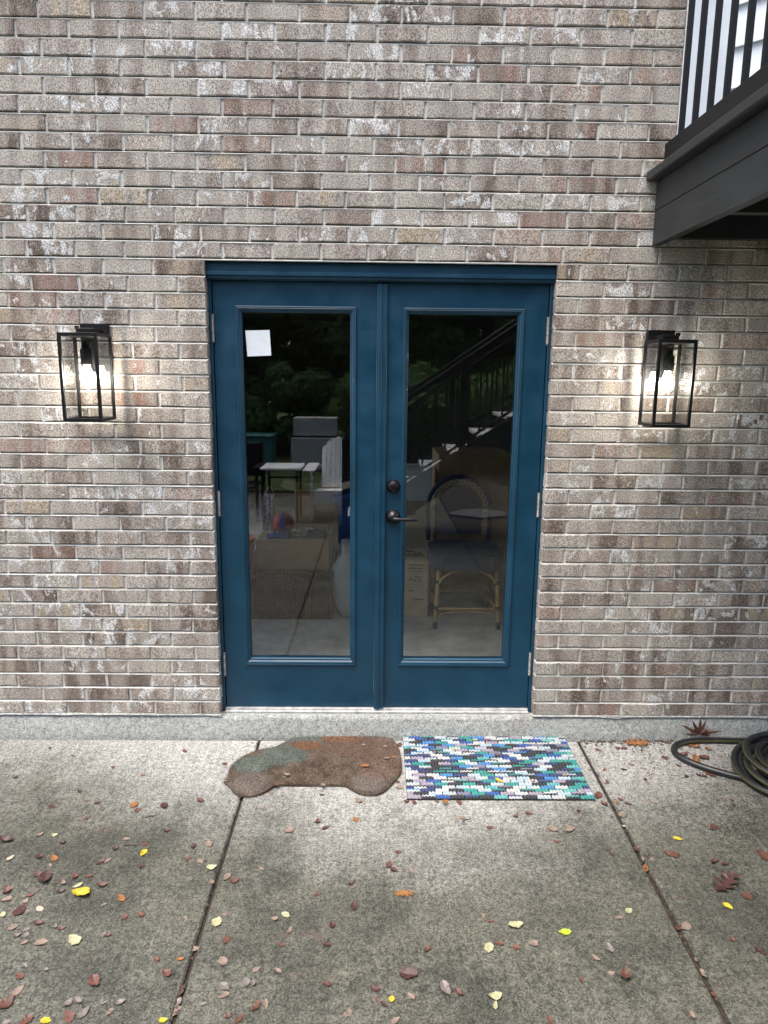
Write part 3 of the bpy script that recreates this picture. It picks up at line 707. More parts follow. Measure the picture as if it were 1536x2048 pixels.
# ------------------------------------------------------------------ things inside the room
FZ = 0.10
ch = thing('wicker_chest', 'dark brown wicker chest on the floor behind the left glass', 'chest', (-0.62, 1.55, FZ))
part(MB().box(-1.02, -0.292, 1.335, 1.95, FZ, 0.395, b=0.01), 'body', M_WICKER, ch)
part(MB().box(-1.03, -0.285, 1.325, 1.96, 0.3955, 0.42, b=0.006), 'lid', M_WICKER, ch)
def carton(name, label, x0, x1, y0, y1, z0, z1, mat, flaps=False):
    c = thing(name, label, 'cardboard box', ((x0 + x1) / 2, (y0 + y1) / 2, z0)); t = 0.006
    if not flaps: part(MB().box(x0, x1, y0, y1, z0, z1, b=0.003), 'carton', mat, c); part(MB().box(x0 + 0.001, x1 - 0.001, (y0 + y1) / 2 - 0.025, (y0 + y1) / 2 + 0.025, z1 + 0.0002, z1 + 0.0008), 'tape', M_CARD2, c)
    else:
        part(MB().box(x0, x1, y0, y0 + t, z0, z1).box(x0, x1, y1 - t, y1, z0, z1).box(x0, x0 + t, y0 + t, y1 - t, z0, z1).box(x1 - t, x1, y0 + t, y1 - t, z0, z1).box(x0 + t, x1 - t, y0 + t, y1 - t, z0, z0 + t), 'carton', mat, c)
        for (vs) in ([(x0, y0, z1), (x1, y0, z1), (x1 - 0.02, y0 - 0.10, z1 + 0.02), (x0 + 0.02, y0 - 0.10, z1 + 0.02)], [(x0, y0, z1), (x0, y1, z1), (x0 - 0.11, y1 - 0.02, z1 + 0.035), (x0 - 0.11, y0 + 0.02, z1 + 0.035)], [(x1, y1, z1), (x1, y0, z1), (x1 + 0.11, y0 + 0.02, z1 + 0.03), (x1 + 0.11, y1 - 0.02, z1 + 0.03)]):
            lo = [(a, b, c_ - 0.004) for a, b, c_ in vs]
            part(MB().add(vs + lo, [(0, 1, 2, 3), (7, 6, 5, 4), (0, 4, 5, 1), (1, 5, 6, 2), (2, 6, 7, 3), (3, 7, 4, 0)]), 'flap', M_CARD2, c)
    return c
carton('cardboard_box', 'low tan cardboard box resting on the wicker chest', -0.79, -0.315, 1.40, 1.92, 0.4205, 0.62, M_CARD)
carton('cardboard_box', 'tall open cardboard box with raised flaps behind the wicker chest', -0.60, -0.29, 1.98, 2.35, FZ, 0.85, M_CARD, True)
bz = carton('cardboard_box', 'narrow cardboard box printed AZE beside the bistro chair', 0.10, 0.340, 1.41, 1.75, FZ, 0.483, M_CARD2)
carton('cardboard_box', 'plain beige cardboard box standing behind the printed box', 0.06, 0.40, 1.90, 2.30, FZ, 0.79, M_CARD2)
carton('cardboard_box', 'large brown cardboard box behind the bistro chair', 0.44, 0.98, 2.00, 2.55, FZ, 1.12, M_CARD)
carton('cardboard_box', 'pale carton stacked on the plain beige box', 0.07, 0.39, 1.93, 2.28, 0.7915, 1.02, M_WHITEPLASTIC)
def text(txt, size, loc, parent, mat):
    cu = bpy.data.curves.new('t', 'FONT'); cu.body = txt; cu.size = size; cu.extrude = 0.0003; cu.offset = 0.0006
    to = bpy.data.objects.new('t', cu); COL.objects.link(to); dg = bpy.context.evaluated_depsgraph_get()
    me = bpy.data.meshes.new_from_object(to.evaluated_get(dg)); bpy.data.objects.remove(to)
    me.materials.clear(); me.materials.append(mat)
    o = link('printed_word', me, parent, Vector(loc) - parent.location); o.rotation_euler.x = math.pi / 2; return o
text('AZE', 0.050, (0.207, 1.4094, 0.345), bz, M_INK)
for z, a, b, h in ((0.452, 0.208, 0.308, 0.010), (0.428, 0.208, 0.295, 0.010), (0.414, 0.208, 0.300, 0.004), (0.407, 0.208, 0.292, 0.004), (0.275, 0.208, 0.246, 0.009), (0.215, 0.245, 0.300, 0.012)):
    mb = MB(); q = random.Random(int(z * 1000)); x = a
    while x < b:
        w_ = h * q.uniform(0.5, 0.95); mb.box(x, x + w_ * 0.75, 1.4090, 1.4099, z, z + h * q.uniform(0.75, 1.0)); x += w_
    part(mb, 'print_line', M_INK, bz)
cbl = MB().tube([(0.12 + 0.09 * math.cos(a) + 0.10 * t, 1.50 + 0.05 * math.sin(a), 0.496 + 0.035 * abs(math.sin(a * 0.5)) ) for t, a in [(i / 60, i * 0.33) for i in range(61)]], 0.006, 6)
tag(cbl.build('power_cable', M_COTTON, smooth=True), 'black power cable coiled on top of the printed cardboard box', 'cable')

bk = thing('bucket', 'orange plastic bucket on the wicker chest at the left edge of the glass', 'bucket', (-0.905, 1.43, 0.4205))
part(MB().lathe([(0.080, 0.4205), (0.100, 0.61), (0.108, 0.612), (0.108, 0.63), (0.101, 0.63), (0.079, 0.43)], (-0.905, 1.43, 0), 'z', 28), 'pail', M_ORANGE, bk, True)
part(MB().tube([(-0.905 + 0.110 * math.cos(a), 1.43 - 0.02 - 0.10 * math.sin(a) * 0.3, 0.605 - 0.09 * math.sin(a)) for a in [math.pi * i / 12 for i in range(13)]], 0.003, 6), 'handle', M_STEEL, bk, True)
ball = thing('play_ball', 'red and blue striped rubber ball on the tan cardboard box', 'ball', (-0.635, 1.60, 0.6205))
R_ = 0.072; bm_ = MB(); ns, nr = 24, 14
for j in range(nr + 1):
    for i in range(ns):
        th, ph = math.pi * j / nr, 2 * math.pi * i / ns
        bm_.v.append((-0.635 + R_ * math.sin(th) * math.cos(ph), 1.60 + R_ * math.sin(th) * math.sin(ph), 0.6206 + R_ - R_ * math.cos(th)))
for j in range(nr):
    for i in range(ns):
        a, b = j * ns + i, j * ns + (i + 1) % ns; bm_.f.append((a, b, b + ns, a + ns)); bm_.m.append(1 if i in (17, 18, 6, 7) else 0)
part(bm_, 'ball_skin', [mat_simple('red_rubber', (0.50, 0.035, 0.03), 0.4, 0.15, 20, 0.05), mat_simple('blue_rubber', (0.05, 0.06, 0.42), 0.4, 0.15, 20, 0.05)], ball, True)
def make_print():
    m, nt, b = new_mat('floral_print', 0.6, 0.4); T = NT(nt)
    v = T.voro(46); n = T.noise(60, 3, 0.6)
    c = T.ramp(T.math('ADD', T.math('MULTIPLY', v[0], 0.8), T.math('MULTIPLY', n, 0.4)), [(0.25, (0.08, 0.13, 0.10)), (0.42, (0.55, 0.58, 0.55)), (0.55, (0.35, 0.22, 0.36)), (0.7, (0.62, 0.64, 0.62))])
    T.l(c, b.inputs['Base Color']); return m
gb = thing('gift_bag', 'floral print gift bag standing on the tan cardboard box', 'bag', (-0.755, 1.72, 0.6205))
part(MB().prism([(-0.785, 1.66), (-0.715, 1.66), (-0.715, 1.78), (-0.785, 1.78)], 0.6205, 0.86), 'paper_bag', make_print(), gb)
for yy in (1.665, 1.775): part(MB().tube([(-0.75 + 0.022 * math.cos(a), yy, 0.86 + 0.05 * math.sin(a)) for a in [math.pi * i / 10 for i in range(11)]], 0.0025, 6), 'handle', M_CREAM, gb, True)
cl = MB()
for j in range(9):
    for i in range(9):
        cl.v.append((-0.72 + i * 0.018, 1.425 + j * 0.014, 0.6215 + 0.012 + 0.035 * mnoise.noise(Vector((i * 0.5, j * 0.5, 2))) ** 2 * 8 * 0.3))
for j in range(8):
    for i in range(8):
        a = j * 9 + i; cl.f.append((a, a + 1, a + 10, a + 9)); cl.m.append(0)
clo = cl.build('folded_cloth', M_BLUEPL, smooth=True); sd = clo.modifiers.new('s', 'SOLIDIFY'); sd.thickness = 0.02; sd.offset = -1
tag(clo, 'crumpled blue cloth on the tan cardboard box below the ball', 'cloth')
wr = MB().tube([(-0.50 + 0.055 * math.cos(i * 0.5) + 0.02 * math.sin(i * 1.3), 1.52 + 0.05 * math.sin(i * 0.5), 0.6285 + 0.02 * (1 + math.sin(i * 0.9))) for i in range(70)], 0.004, 6)
tag(wr.build('wire_bundle', M_CREAM, smooth=True), 'tangled pale wire bundle on the tan cardboard box', 'wire')
cs = MB().box(-0.47, -0.345, 1.45, 1.55, 0.6205, 0.655, b=0.008).box(-0.465, -0.35, 1.455, 1.545, 0.6552, 0.665, b=0.004)
tag(cs.build('pencil_case', M_NAVY), 'small dark case on the tan cardboard box right of the wires', 'case')
bt = thing('blue_tote', 'bright blue folded tote draped over the open box', 'bag', (-0.2, 2.0, FZ))
part(MB().prism([(-0.285, 1.95), (-0.12, 1.92), (-0.10, 2.2), (-0.285, 2.25)], FZ, 0.80), 'sack', M_BLUEPL, bt)
part(MB().prism([(-0.33, 1.90), (-0.08, 1.86), (-0.06, 2.15), (-0.283, 2.18)], 0.8005, 0.83), 'fold', M_BLUEPL, bt)
# hanging clear plastic bag
pb = MB(); nz, na = 22, 20
for j in range(nz + 1):
    t = j / nz; z = FZ + 0.003 + 0.52 * t; r = 0.035 + 0.085 * math.sin(min(1, t * 1.15 + 0.06) * math.pi) ** 0.8
    for i in range(na):
        a = 2 * math.pi * i / na; rr = r * (1 + 0.22 * mnoise.noise(Vector((math.cos(a) * 1.7, math.sin(a) * 1.7, z * 6))))
        pb.v.append((-0.185 - 0.02 * t + rr * math.cos(a), 1.42 + 0.75 * rr * math.sin(a), z))
for j in range(nz):
    for i in range(na):
        a, b = j * na + i, j * na + (i + 1) % na; pb.f.append((a, b, b + na, a + na)); pb.m.append(0)
pb.f.append(tuple(range(na))[::-1]); pb.m.append(0); pb.f.append(tuple(range(nz * na, nz * na + na))); pb.m.append(0)
tag(pb.build('plastic_bag', M_BAG, smooth=True), 'crumpled clear plastic bag standing right of the wicker chest', 'bag')
# bistro chair
bc = thing('bistro_chair', 'navy woven bistro chair with bamboo legs behind the right glass', 'chair', (0.57, 1.36, FZ))
for (x, y, tx, ty) in ((0.370, 1.185, 0.02, 0.03), (0.772, 1.185, -0.02, 0.03), (0.385, 1.58, 0.015, -0.03), (0.757, 1.58, -0.015, -0.03)):
    lg = part(MB().tube([(x, y, FZ), (x + tx * 0.4, y + ty * 0.4, 0.30), (x + tx, y + ty, 0.505)], [0.013, 0.014, 0.0135], 10), 'leg', M_BAMBOO, bc, True)
    for zz in (0.235, 0.40): part(MB().tube([(x + tx * (zz - FZ) / 0.4, y + ty * (zz - FZ) / 0.4, zz - 0.014), (x + tx * (zz - FZ) / 0.4, y + ty * (zz - FZ) / 0.4, zz + 0.014)], 0.0165, 10), 'binding', M_NAVY, lg, True)
    part(MB().tube([(x, y, FZ + 0.0005), (x, y, FZ + 0.045)], 0.0155, 10), 'foot', M_NAVY, lg, True)
for (a, b) in (((0.375, 1.19, 0.232), (0.767, 1.19, 0.232)), ((0.385, 1.57, 0.232), (0.757, 1.57, 0.232)), ((0.375, 1.19, 0.215), (0.39, 1.57, 0.215)), ((0.767, 1.19, 0.215), (0.752, 1.57, 0.215))):
    part(MB().tube([a, b], 0.009, 8), 'stretcher', M_BAMBOO, bc, True)
part(MB().tube([(0.388 + 0.366 * i / 16, 1.195, 0.395 + 0.095 * math.sin(math.pi * i / 16) ** 0.6) for i in range(17)], 0.008, 8), 'front_arch', M_BAMBOO, bc, True)
part(MB().tube([(0.388 + 0.366 * i / 16, 1.193, 0.175 + 0.038 * math.sin(math.pi * i / 16) ** 0.35) for i in range(17)], 0.006, 8), 'lower_arch', M_BAMBOO, bc, True)
def rrect(cx, cy, hx_, hy_, r, n=6):
    out = []
    for (sx, sy, a0) in ((1, 1, 0), (-1, 1, 90), (-1, -1, 180), (1, -1, 270)):
        for i in range(n + 1):
            a = math.radians(a0 + 90 * i / n); out.append((cx + sx * (hx_ - r) + r * math.cos(a), cy + sy * (hy_ - r) + r * math.sin(a)))
    return out
part(MB().prism(rrect(0.568, 1.385, 0.232, 0.225, 0.10), 0.49, 0.575).prism(rrect(0.568, 1.385, 0.222, 0.215, 0.09), 0.5751, 0.583), 'seat', M_NAVY, bc)
arc = lambda r, n=28, z=0.80: [(0.553 + r * math.cos(a), z + r * math.sin(a)) for a in [math.pi * (1 - i / n) for i in range(n + 1)]]
outer = [(0.347, 0.58)] + arc(0.212) + [(0.759, 0.58)]
part(MB().tube([(x, 1.60 + 0.10 * max(0, z - 0.58), z) for x, z in outer], 0.015, 10), 'back_frame', M_NAVY, bc, True)
inner = [(0.40, 0.62)] + arc(0.150) + [(0.706, 0.62)]
part(MB().prism(inner, 1.613, 1.628, axis='y'), 'back_panel', M_NAVY, bc)
loops = [(0.553 + 0.181 * math.cos(a), 0.80 + 0.181 * math.sin(a)) for a in [math.pi * (1 - i / 15) for i in range(16)]] + [(0.372, 0.80 - 0.032 * i) for i in range(1, 6)] + [(0.734, 0.80 - 0.032 * i) for i in range(1, 6)]
for (x, z) in loops:
    part(MB().tube([(x + 0.0145 * math.cos(a), 1.617, z + 0.0145 * math.sin(a)) for a in [2 * math.pi * i / 10 for i in range(11)]], 0.0042, 5, caps=False), 'loop', M_CREAM, bc, True)

# ------------------------------------------------------------------ yard behind the camera (seen mirrored in the glass)
LZ = -0.10
ad = thing('adirondack_chair', 'white slatted garden chair on the far patio, reflected in the left glass', 'garden chair', (-0.50, -5.6, LZ))
P_ = lambda mb, n, m=M_WHITEPLASTIC: part(mb, n, m, ad)
for i in range(7):
    x = -0.71 + i * 0.0605; u = (i - 3) / 3.0; top = 0.87 - 0.10 * u * u
    P_(MB().add([(x, -5.78, 0.25), (x + 0.054, -5.78, 0.25), (x + 0.054, -6.02, top - 0.03 * max(0, u)), (x, -6.02, top - 0.03 * max(0, -u)),
                 (x, -5.80, 0.25), (x + 0.054, -5.80, 0.25), (x + 0.054, -6.04, top - 0.03 * max(0, u)), (x, -6.04, top - 0.03 * max(0, -u))],
                [(0, 1, 2, 3), (7, 6, 5, 4), (0, 4, 5, 1), (1, 5, 6, 2), (2, 6, 7, 3), (3, 7, 4, 0)]), 'back_slat')
for i in range(5): P_(MB().box(-0.75, -0.25, -5.78 + i * 0.10, -5.69 + i * 0.10, 0.21 + i * 0.012, 0.232 + i * 0.012, b=0.004), 'seat_slat')
P_(MB().box(-0.77, -0.23, -5.285, -5.26, 0.10, 0.285, b=0.004), 'apron')
for s, x in ((-1, -0.82), (1, -0.18)):
    P_(MB().box(x - 0.075, x + 0.075, -5.95, -5.22, 0.515, 0.54, b=0.006), 'arm_rest')
    P_(MB().box(x - 0.012 - s * 0.02, x + 0.012 - s * 0.02, -5.36, -5.26, LZ, 0.5145), 'leg')
    P_(MB().prism([(-5.26, 0.10), (-5.26, 0.21), (-6.05, LZ + 0.09), (-6.05, LZ), (-5.95, LZ)], x - s * 0.035 - 0.012, x - s * 0.035 + 0.012, axis='x'), 'side_rail')
P_(MB().box(-0.80, -0.20, -5.96, -5.92, 0.485, 0.514), 'back_brace')
tb = thing('side_table', 'small white-topped garden table left of the white garden chair, reflected', 'table', (-1.13, -5.3, LZ))
part(MB().box(-1.38, -0.90, -5.55, -5.05, 0.555, 0.585, b=0.006), 'table_top', M_WHITEPLASTIC, tb)
for x in (-1.34, -0.95):
    for y in (-5.50, -5.10): part(MB().box(x - 0.014, x + 0.014, y - 0.014, y + 0.014, LZ, 0.5545), 'leg', M_BLACK, tb)
part(MB().box(-1.326, -0.964, -5.51, -5.49, 0.40, 0.42), 'stretcher', M_BLACK, tb)
dc = thing('patio_chair', 'dark patio chair at the left edge of the reflection', 'chair', (-1.62, -5.3, LZ))
for x in (-1.82, -1.43):
    part(MB().box(x - 0.016, x + 0.016, -5.12, -5.09, LZ, 0.56), 'leg', M_BLACK, dc); part(MB().box(x - 0.016, x + 0.016, -5.55, -5.52, LZ, 0.85), 'leg', M_BLACK, dc)
    part(MB().box(x - 0.03, x + 0.03, -5.56, -5.08, 0.5605, 0.59), 'arm_rest', M_BLACK, dc)
part(MB().box(-1.803, -1.447, -5.54, -5.10, 0.32, 0.36, b=0.008), 'seat', M_BLACK, dc)
part(MB().box(-1.803, -1.447, -5.55, -5.52, 0.42, 0.84, b=0.008), 'backrest', M_BLACK, dc)
gx = thing('storage_box', 'grey two-tier wooden box at the far side of the lawn, reflected', 'box', (-1.15, -10.2, LZ))
part(MB().box(-1.60, -0.70, -10.5, -10.0, LZ, 0.50, b=0.01), 'lower_tier', M_GREYWOOD, gx)
part(MB().box(-1.56, -0.74, -10.48, -10.06, 0.53, 0.87, b=0.01), 'upper_tier', M_GREYWOOD, gx)
part(MB().box(-1.57, -0.73, -10.47, -10.05, 0.501, 0.529), 'spacer', M_BLACK, gx)
tl = thing('teal_bin', 'dark teal bin at the far left of the lawn, reflected', 'bin', (-2.3, -10.2, LZ))
part(MB().box(-2.75, -1.95, -10.5, -9.98, LZ, 0.50, b=0.02), 'tub', M_TEAL, tl); part(MB().box(-2.78, -1.92, -10.53, -9.95, 0.501, 0.545, b=0.012), 'lid', M_TEAL, tl)
q = random.Random(3)
for i, (x, y, r, lab) in enumerate(((1.35, -5.65, 0.38, 'large flat grey stepping stone in the reflected mulch bed'),)):
    tag(MB().prism([(x + r * q.uniform(0.8, 1.1) * math.cos(a), y + 0.75 * r * q.uniform(0.8, 1.1) * math.sin(a)) for a in [2 * math.pi * j / 11 for j in range(11)]], -0.14, -0.055).build('stepping_stone', M_STONE), lab, 'stone')
def crown_mesh(seed, h, rad, base, clumps=64, per=190, leaf=0.17, mat=0):
    q = random.Random(seed); mb = MB()
    for c in range(clumps):
        while True:
            u = Vector((q.uniform(-1, 1), q.uniform(-1, 1), q.uniform(-1, 1)))
            if 0.25 < u.length < 1: break
        cc = Vector((u.x * rad, u.y * rad, base + (h - base) * (0.5 + 0.5 * u.z) )); rr = rad * q.uniform(0.20, 0.36)
        for k in range(per):
            d = Vector((q.gauss(0, 1), q.gauss(0, 1), q.gauss(0, 0.8))); d.normalize()
            p = cc + d * rr * q.uniform(0.35, 1.0) ** 0.6
            a = Vector((q.gauss(0, 1), q.gauss(0, 1), q.gauss(0, 0.6))).normalized(); b = a.cross(d if abs(a.dot(d)) < 0.95 else Vector((0, 0, 1))).normalized()
            s = leaf * q.uniform(0.6, 1.3)
            mb.add([p - a * s, p + b * s * 0.42, p + a * s, p - b * s * 0.42], [(0, 1, 2, 3)])
    return mb.mesh('crown', M_FOL[mat])
def trunk_mesh(seed, h, r):
    q = random.Random(seed); mb = MB()
    mb.tube([(0.06 * i * q.uniform(-1, 1), 0.06 * i * q.uniform(-1, 1), -0.15 + h * 0.8 * i / 7) for i in range(8)], [r * (1.25 if i == 0 else 1 - 0.1 * i) for i in range(8)], 9)
    for k in range(7):
        z = h * q.uniform(0.3, 0.7); a = q.uniform(0, 6.28); l = h * 0.22
        mb.tube([(0, 0, z), (l * 0.5 * math.cos(a), l * 0.5 * math.sin(a), z + l * 0.45), (l * math.cos(a), l * math.sin(a), z + l * 0.8)], [r * 0.4, r * 0.25, r * 0.1], 6)
    return mb.mesh('trunk', M_BARK, True)
crowns = [crown_mesh(11, 8.5, 2.6, 1.2, mat=0), crown_mesh(12, 7.5, 2.4, 0.8, mat=1), crown_mesh(13, 9.5, 2.8, 1.6, mat=2)]
trunks = [trunk_mesh(21, 8.5, 0.17), trunk_mesh(22, 7.5, 0.15), trunk_mesh(23, 9.5, 0.2)]
tlab = ['dark leafy tree beyond the lawn, reflected left of the grey box', 'dense tree reflected behind the square paper notice', 'tree reflected behind the grey two-tier box',
        'yellow-green tree reflected above the white garden chair', 'tree reflected above the handrail in the right glass', 'dark tree reflected at the top of the right glass',
        'tree behind the reflected stairs at far right', 'leafy tree at the far left end of the lawn', 'leafy tree at the far right end of the lawn', 'second tree from the left behind the lawn', 'tree at the right rear of the lawn']
for i, (x, y, k, rz) in enumerate(((-4.3, -15.5, 0, 0.3), (-2.2, -17.5, 1, 1.7), (-0.4, -15.8, 2, 2.2), (1.2, -17.2, 2, 4.0), (2.8, -15.0, 1, 0.9), (4.6, -16.6, 0, 3.3), (6.6, -14.6, 1, 5.1), (-9.0, -15.0, 2, 0.1), (10.5, -15.5, 0, 1.1), (-6.7, -16.8, 1, 2.9), (8.5, -17.5, 2, 2.0))):
    t = thing('tree', tlab[i], 'tree', (x, y, LZ), 'trees beyond the lawn', rz); link('trunk', trunks[k], t); link('crown', crowns[k], t)
bush = [crown_mesh(31, 2.4, 1.3, 0.1, 26, 190, 0.12, 1), crown_mesh(32, 2.0, 1.2, 0.1, 26, 190, 0.12, 0)]
stem = MB()
for k in range(7): stem.tube([(0, 0, -0.1), (0.5 * math.cos(k * 0.9), 0.5 * math.sin(k * 0.9), 1.2)], [0.03, 0.012], 6)
stem_me = stem.mesh('stem', M_BARK)
blab = ['leftmost shrub', 'second shrub from the left', 'third shrub from the left', 'fourth shrub from the left', 'middle shrub', 'fourth shrub from the right', 'third shrub from the right', 'second shrub from the right', 'rightmost shrub']
for i in range(9):
    t = thing('shrub', blab[i] + ' in the dark hedge line under the reflected trees', 'shrub', (-8.2 + i * 2.05 if i < 5 else 1.1 + (i - 5) * 1.7, -12.9 + 0.5 * math.sin(i * 2.1) if i < 5 else -10.2 + 0.4 * math.sin(i * 2.1), LZ - 0.04), 'shrubs under the trees', i * 1.3)
    link('foliage', bush[i % 2], t); link('stem', stem_me, t)

# ------------------------------------------------------------------ door mats
car_out = [(-0.648, -0.375), (-0.635, -0.33), (-0.640, -0.27), (-0.625, -0.215), (-0.575, -0.155), (-0.53, -0.125), (-0.47, -0.108), (-0.440, -0.075), (-0.405, -0.03), (-0.36, -0.016),
           (-0.20, -0.012), (-0.02, -0.012), (0.055, -0.014), (0.082, -0.045), (0.098, -0.095), (0.108, -0.19), (0.108, -0.29), (0.075, -0.365), (0.052, -0.40), (0.025, -0.445), (-0.02, -0.463), (-0.07, -0.455), (-0.11, -0.42),
           (-0.135, -0.392), (-0.28, -0.395), (-0.425, -0.392), (-0.445, -0.43), (-0.49, -0.468), (-0.54, -0.473), (-0.585, -0.452), (-0.615, -0.40)]
def make_coir():
    m, nt, b = new_mat('worn_coir', 0.98, 0.1); T = NT(nt); sx = T.n('ShaderNodeSeparateXYZ'); T.l(T.P(), sx.inputs[0]); X, Y = sx.outputs[0], sx.outputs[1]
    n = T.noise(14, 4, 0.6); f = T.noise(170, 3, 0.7)
    base = T.ramp(n, [(0.3, (0.055, 0.038, 0.028)), (0.5, (0.092, 0.070, 0.052)), (0.7, (0.135, 0.110, 0.085))])
    def blob(cx, cy, rx, ry):
        a = T.math('POWER', T.math('DIVIDE', T.math('SUBTRACT', X, cx), rx), 2.0); c = T.math('POWER', T.math('DIVIDE', T.math('SUBTRACT', Y, cy), ry), 2.0)
        return T.step(T.math('ADD', T.math('ADD', a, c), T.math('MULTIPLY', T.math('SUBTRACT', n, 0.5), 1.6)), 1.15, 0.45)
    teal = T.math('MAXIMUM', blob(-0.545, -0.25, 0.085, 0.075), T.math('MAXIMUM', blob(-0.34, -0.04, 0.10, 0.05), blob(-0.42, -0.17, 0.12, 0.09)))
    base = T.mix(T.math('MULTIPLY', teal, 0.30), base, (0.10, 0.19, 0.175))
    rust = T.math('MAXIMUM', blob(-0.325, -0.09, 0.075, 0.045), blob(-0.17, -0.03, 0.10, 0.04)); base = T.mix(T.math('MULTIPLY', rust, 0.75), base, (0.15, 0.068, 0.035))
    wh = T.math('MAXIMUM', blob(-0.525, -0.385, 0.085, 0.09), blob(-0.03, -0.375, 0.09, 0.09)); base = T.mix(T.math('MULTIPLY', wh, 0.5), base, (0.125, 0.105, 0.095))
    pk = T.math('MAXIMUM', blob(-0.05, -0.10, 0.22, 0.10), blob(0.02, -0.25, 0.12, 0.12)); base = T.mix(T.math('MULTIPLY', pk, 0.5), base, (0.13, 0.083, 0.062))
    base = T.mix(1.0, base, T.gray(T.step(f, 0.3, 0.7, 0.35, 1.85)), 'MULTIPLY'); T.l(base, b.inputs['Base Color']); T.bump(b, f, 1.0, 0.004); return m
M_COIR = make_coir()
cm = thing('car_door_mat', 'worn brown coir door mat shaped like a vintage car', 'door mat', (-0.26, -0.24, gz(-0.24)))
def smooth_loop(p, it=2):
    for _ in range(it):
        o = []
        for i in range(len(p)):
            a, b = p[i], p[(i + 1) % len(p)]; o += [(a[0] * 0.75 + b[0] * 0.25, a[1] * 0.75 + b[1] * 0.25), (a[0] * 0.25 + b[0] * 0.75, a[1] * 0.25 + b[1] * 0.75)]
        p = o
    return p
co = smooth_loop(car_out)
mb = MB(); nn = len(co); cc_ = (-0.26, -0.24)
rings = [(1.0, 0.001), (1.0, 0.009), (0.985, 0.014)]
for s_, h in rings: mb.v += [(cc_[0] + (x - cc_[0]) * s_, cc_[1] + (y - cc_[1]) * s_, gz(y) + h) for x, y in co]
for r_ in range(2):
    for i in range(nn): mb.f.append((r_ * nn + i, r_ * nn + (i + 1) % nn, (r_ + 1) * nn + (i + 1) % nn, (r_ + 1) * nn + i)); mb.m.append(0)
mb.f.append(tuple(range(2 * nn, 3 * nn))[::-1]); mb.m.append(0)
part(mb, 'mat_body', M_COIR, cm)
def inside(x, y, poly):
    c = False; j = len(poly) - 1
    for i in range(len(poly)):
        if (poly[i][1] > y) != (poly[j][1] > y) and x < (poly[j][0] - poly[i][0]) * (y - poly[i][1]) / (poly[j][1] - poly[i][1]) + poly[i][0]: c = not c
        j = i
    return c
for (x, y, r) in ((-0.525, -0.385, 0.075), (-0.03, -0.375, 0.078)):
    part(MB().lathe([(r, 0.0135), (r * 0.97, 0.0175), (r * 0.7, 0.0185), (r * 0.55, 0.0165), (r * 0.2, 0.017), (0.001, 0.017)], (x, y, gz(y)), 'z', 28), 'wheel_relief', M_COIR, cm, True)
fb = MB(); q = random.Random(5); cnt = 0; co_big = [(-0.26 + (x - (-0.26)) * 1.008, -0.24 + (y - (-0.24)) * 1.012) for x, y in co]
while cnt < 16000:
    x, y = q.uniform(-0.66, 0.12), q.uniform(-0.48, 0)
    if not inside(x, y, co_big): continue
    cnt += 1; a = q.uniform(0, 6.28); l = q.uniform(0.006, 0.016); z = gz(y) + 0.010 + q.uniform(0, 0.005); w_ = 0.0007
    d = Vector((math.cos(a), math.sin(a), q.uniform(0.1, 0.9))).normalized() * l; n_ = Vector((-math.sin(a), math.cos(a), 0)) * w_; p = Vector((x, y, z))
    fb.add([p - n_, p + n_, p + d], [(0, 1, 2)])
tag(part(fb, 'coir_fibres', M_COIR, cm), kind='stuff')

rg = thing('woven_mat', 'blue, teal, lavender and white woven rope mat right of the car mat', 'door mat', (0.505, -0.245, gz(-0.245)))
RX0, RX1, RY0, RY1 = 0.121, 0.888, -0.484, -0.006
part(MB().add([(RX0, RY0, gz(RY0) + 0.001), (RX1, RY0, gz(RY0) + 0.001), (RX1, RY1, gz(RY1) + 0.001), (RX0, RY1, gz(RY1) + 0.001), (RX0, RY0, gz(RY0) + 0.007), (RX1, RY0, gz(RY0) + 0.007), (RX1, RY1, gz(RY1) + 0.007), (RX0, RY1, gz(RY1) + 0.007)],
              [(4, 5, 6, 7), (0, 1, 5, 4), (1, 2, 6, 5), (2, 3, 7, 6), (3, 0, 4, 7)]), 'backing', M_COTTON, rg)
def rope(name, c): return mat_simple(name, c, 0.65, 0.18, 60, 0.3)
PAL = {'navy': rope('rope_navy', (0.022, 0.035, 0.10)), 'royal': rope('rope_royal', (0.025, 0.07, 0.24)), 'blue': rope('rope_blue', (0.05, 0.17, 0.36)), 'teal': rope('rope_teal', (0.022, 0.20, 0.185)), 'mint': rope('rope_mint', (0.09, 0.29, 0.275)),
       'green': rope('rope_green', (0.03, 0.22, 0.18)), 'lav': rope('rope_lavender', (0.25, 0.215, 0.26)), 'white': rope('rope_white', (0.40, 0.41, 0.40)), 'black': rope('rope_black', (0.018, 0.020, 0.024)), 'slate': rope('rope_slate', (0.15, 0.15, 0.20)), 'pale': rope('rope_pale', (0.30, 0.38, 0.42))}
NR, NC = 22, 13; pit = (RY1 - RY0) / NR; bw = (RX1 - RX0) / NC
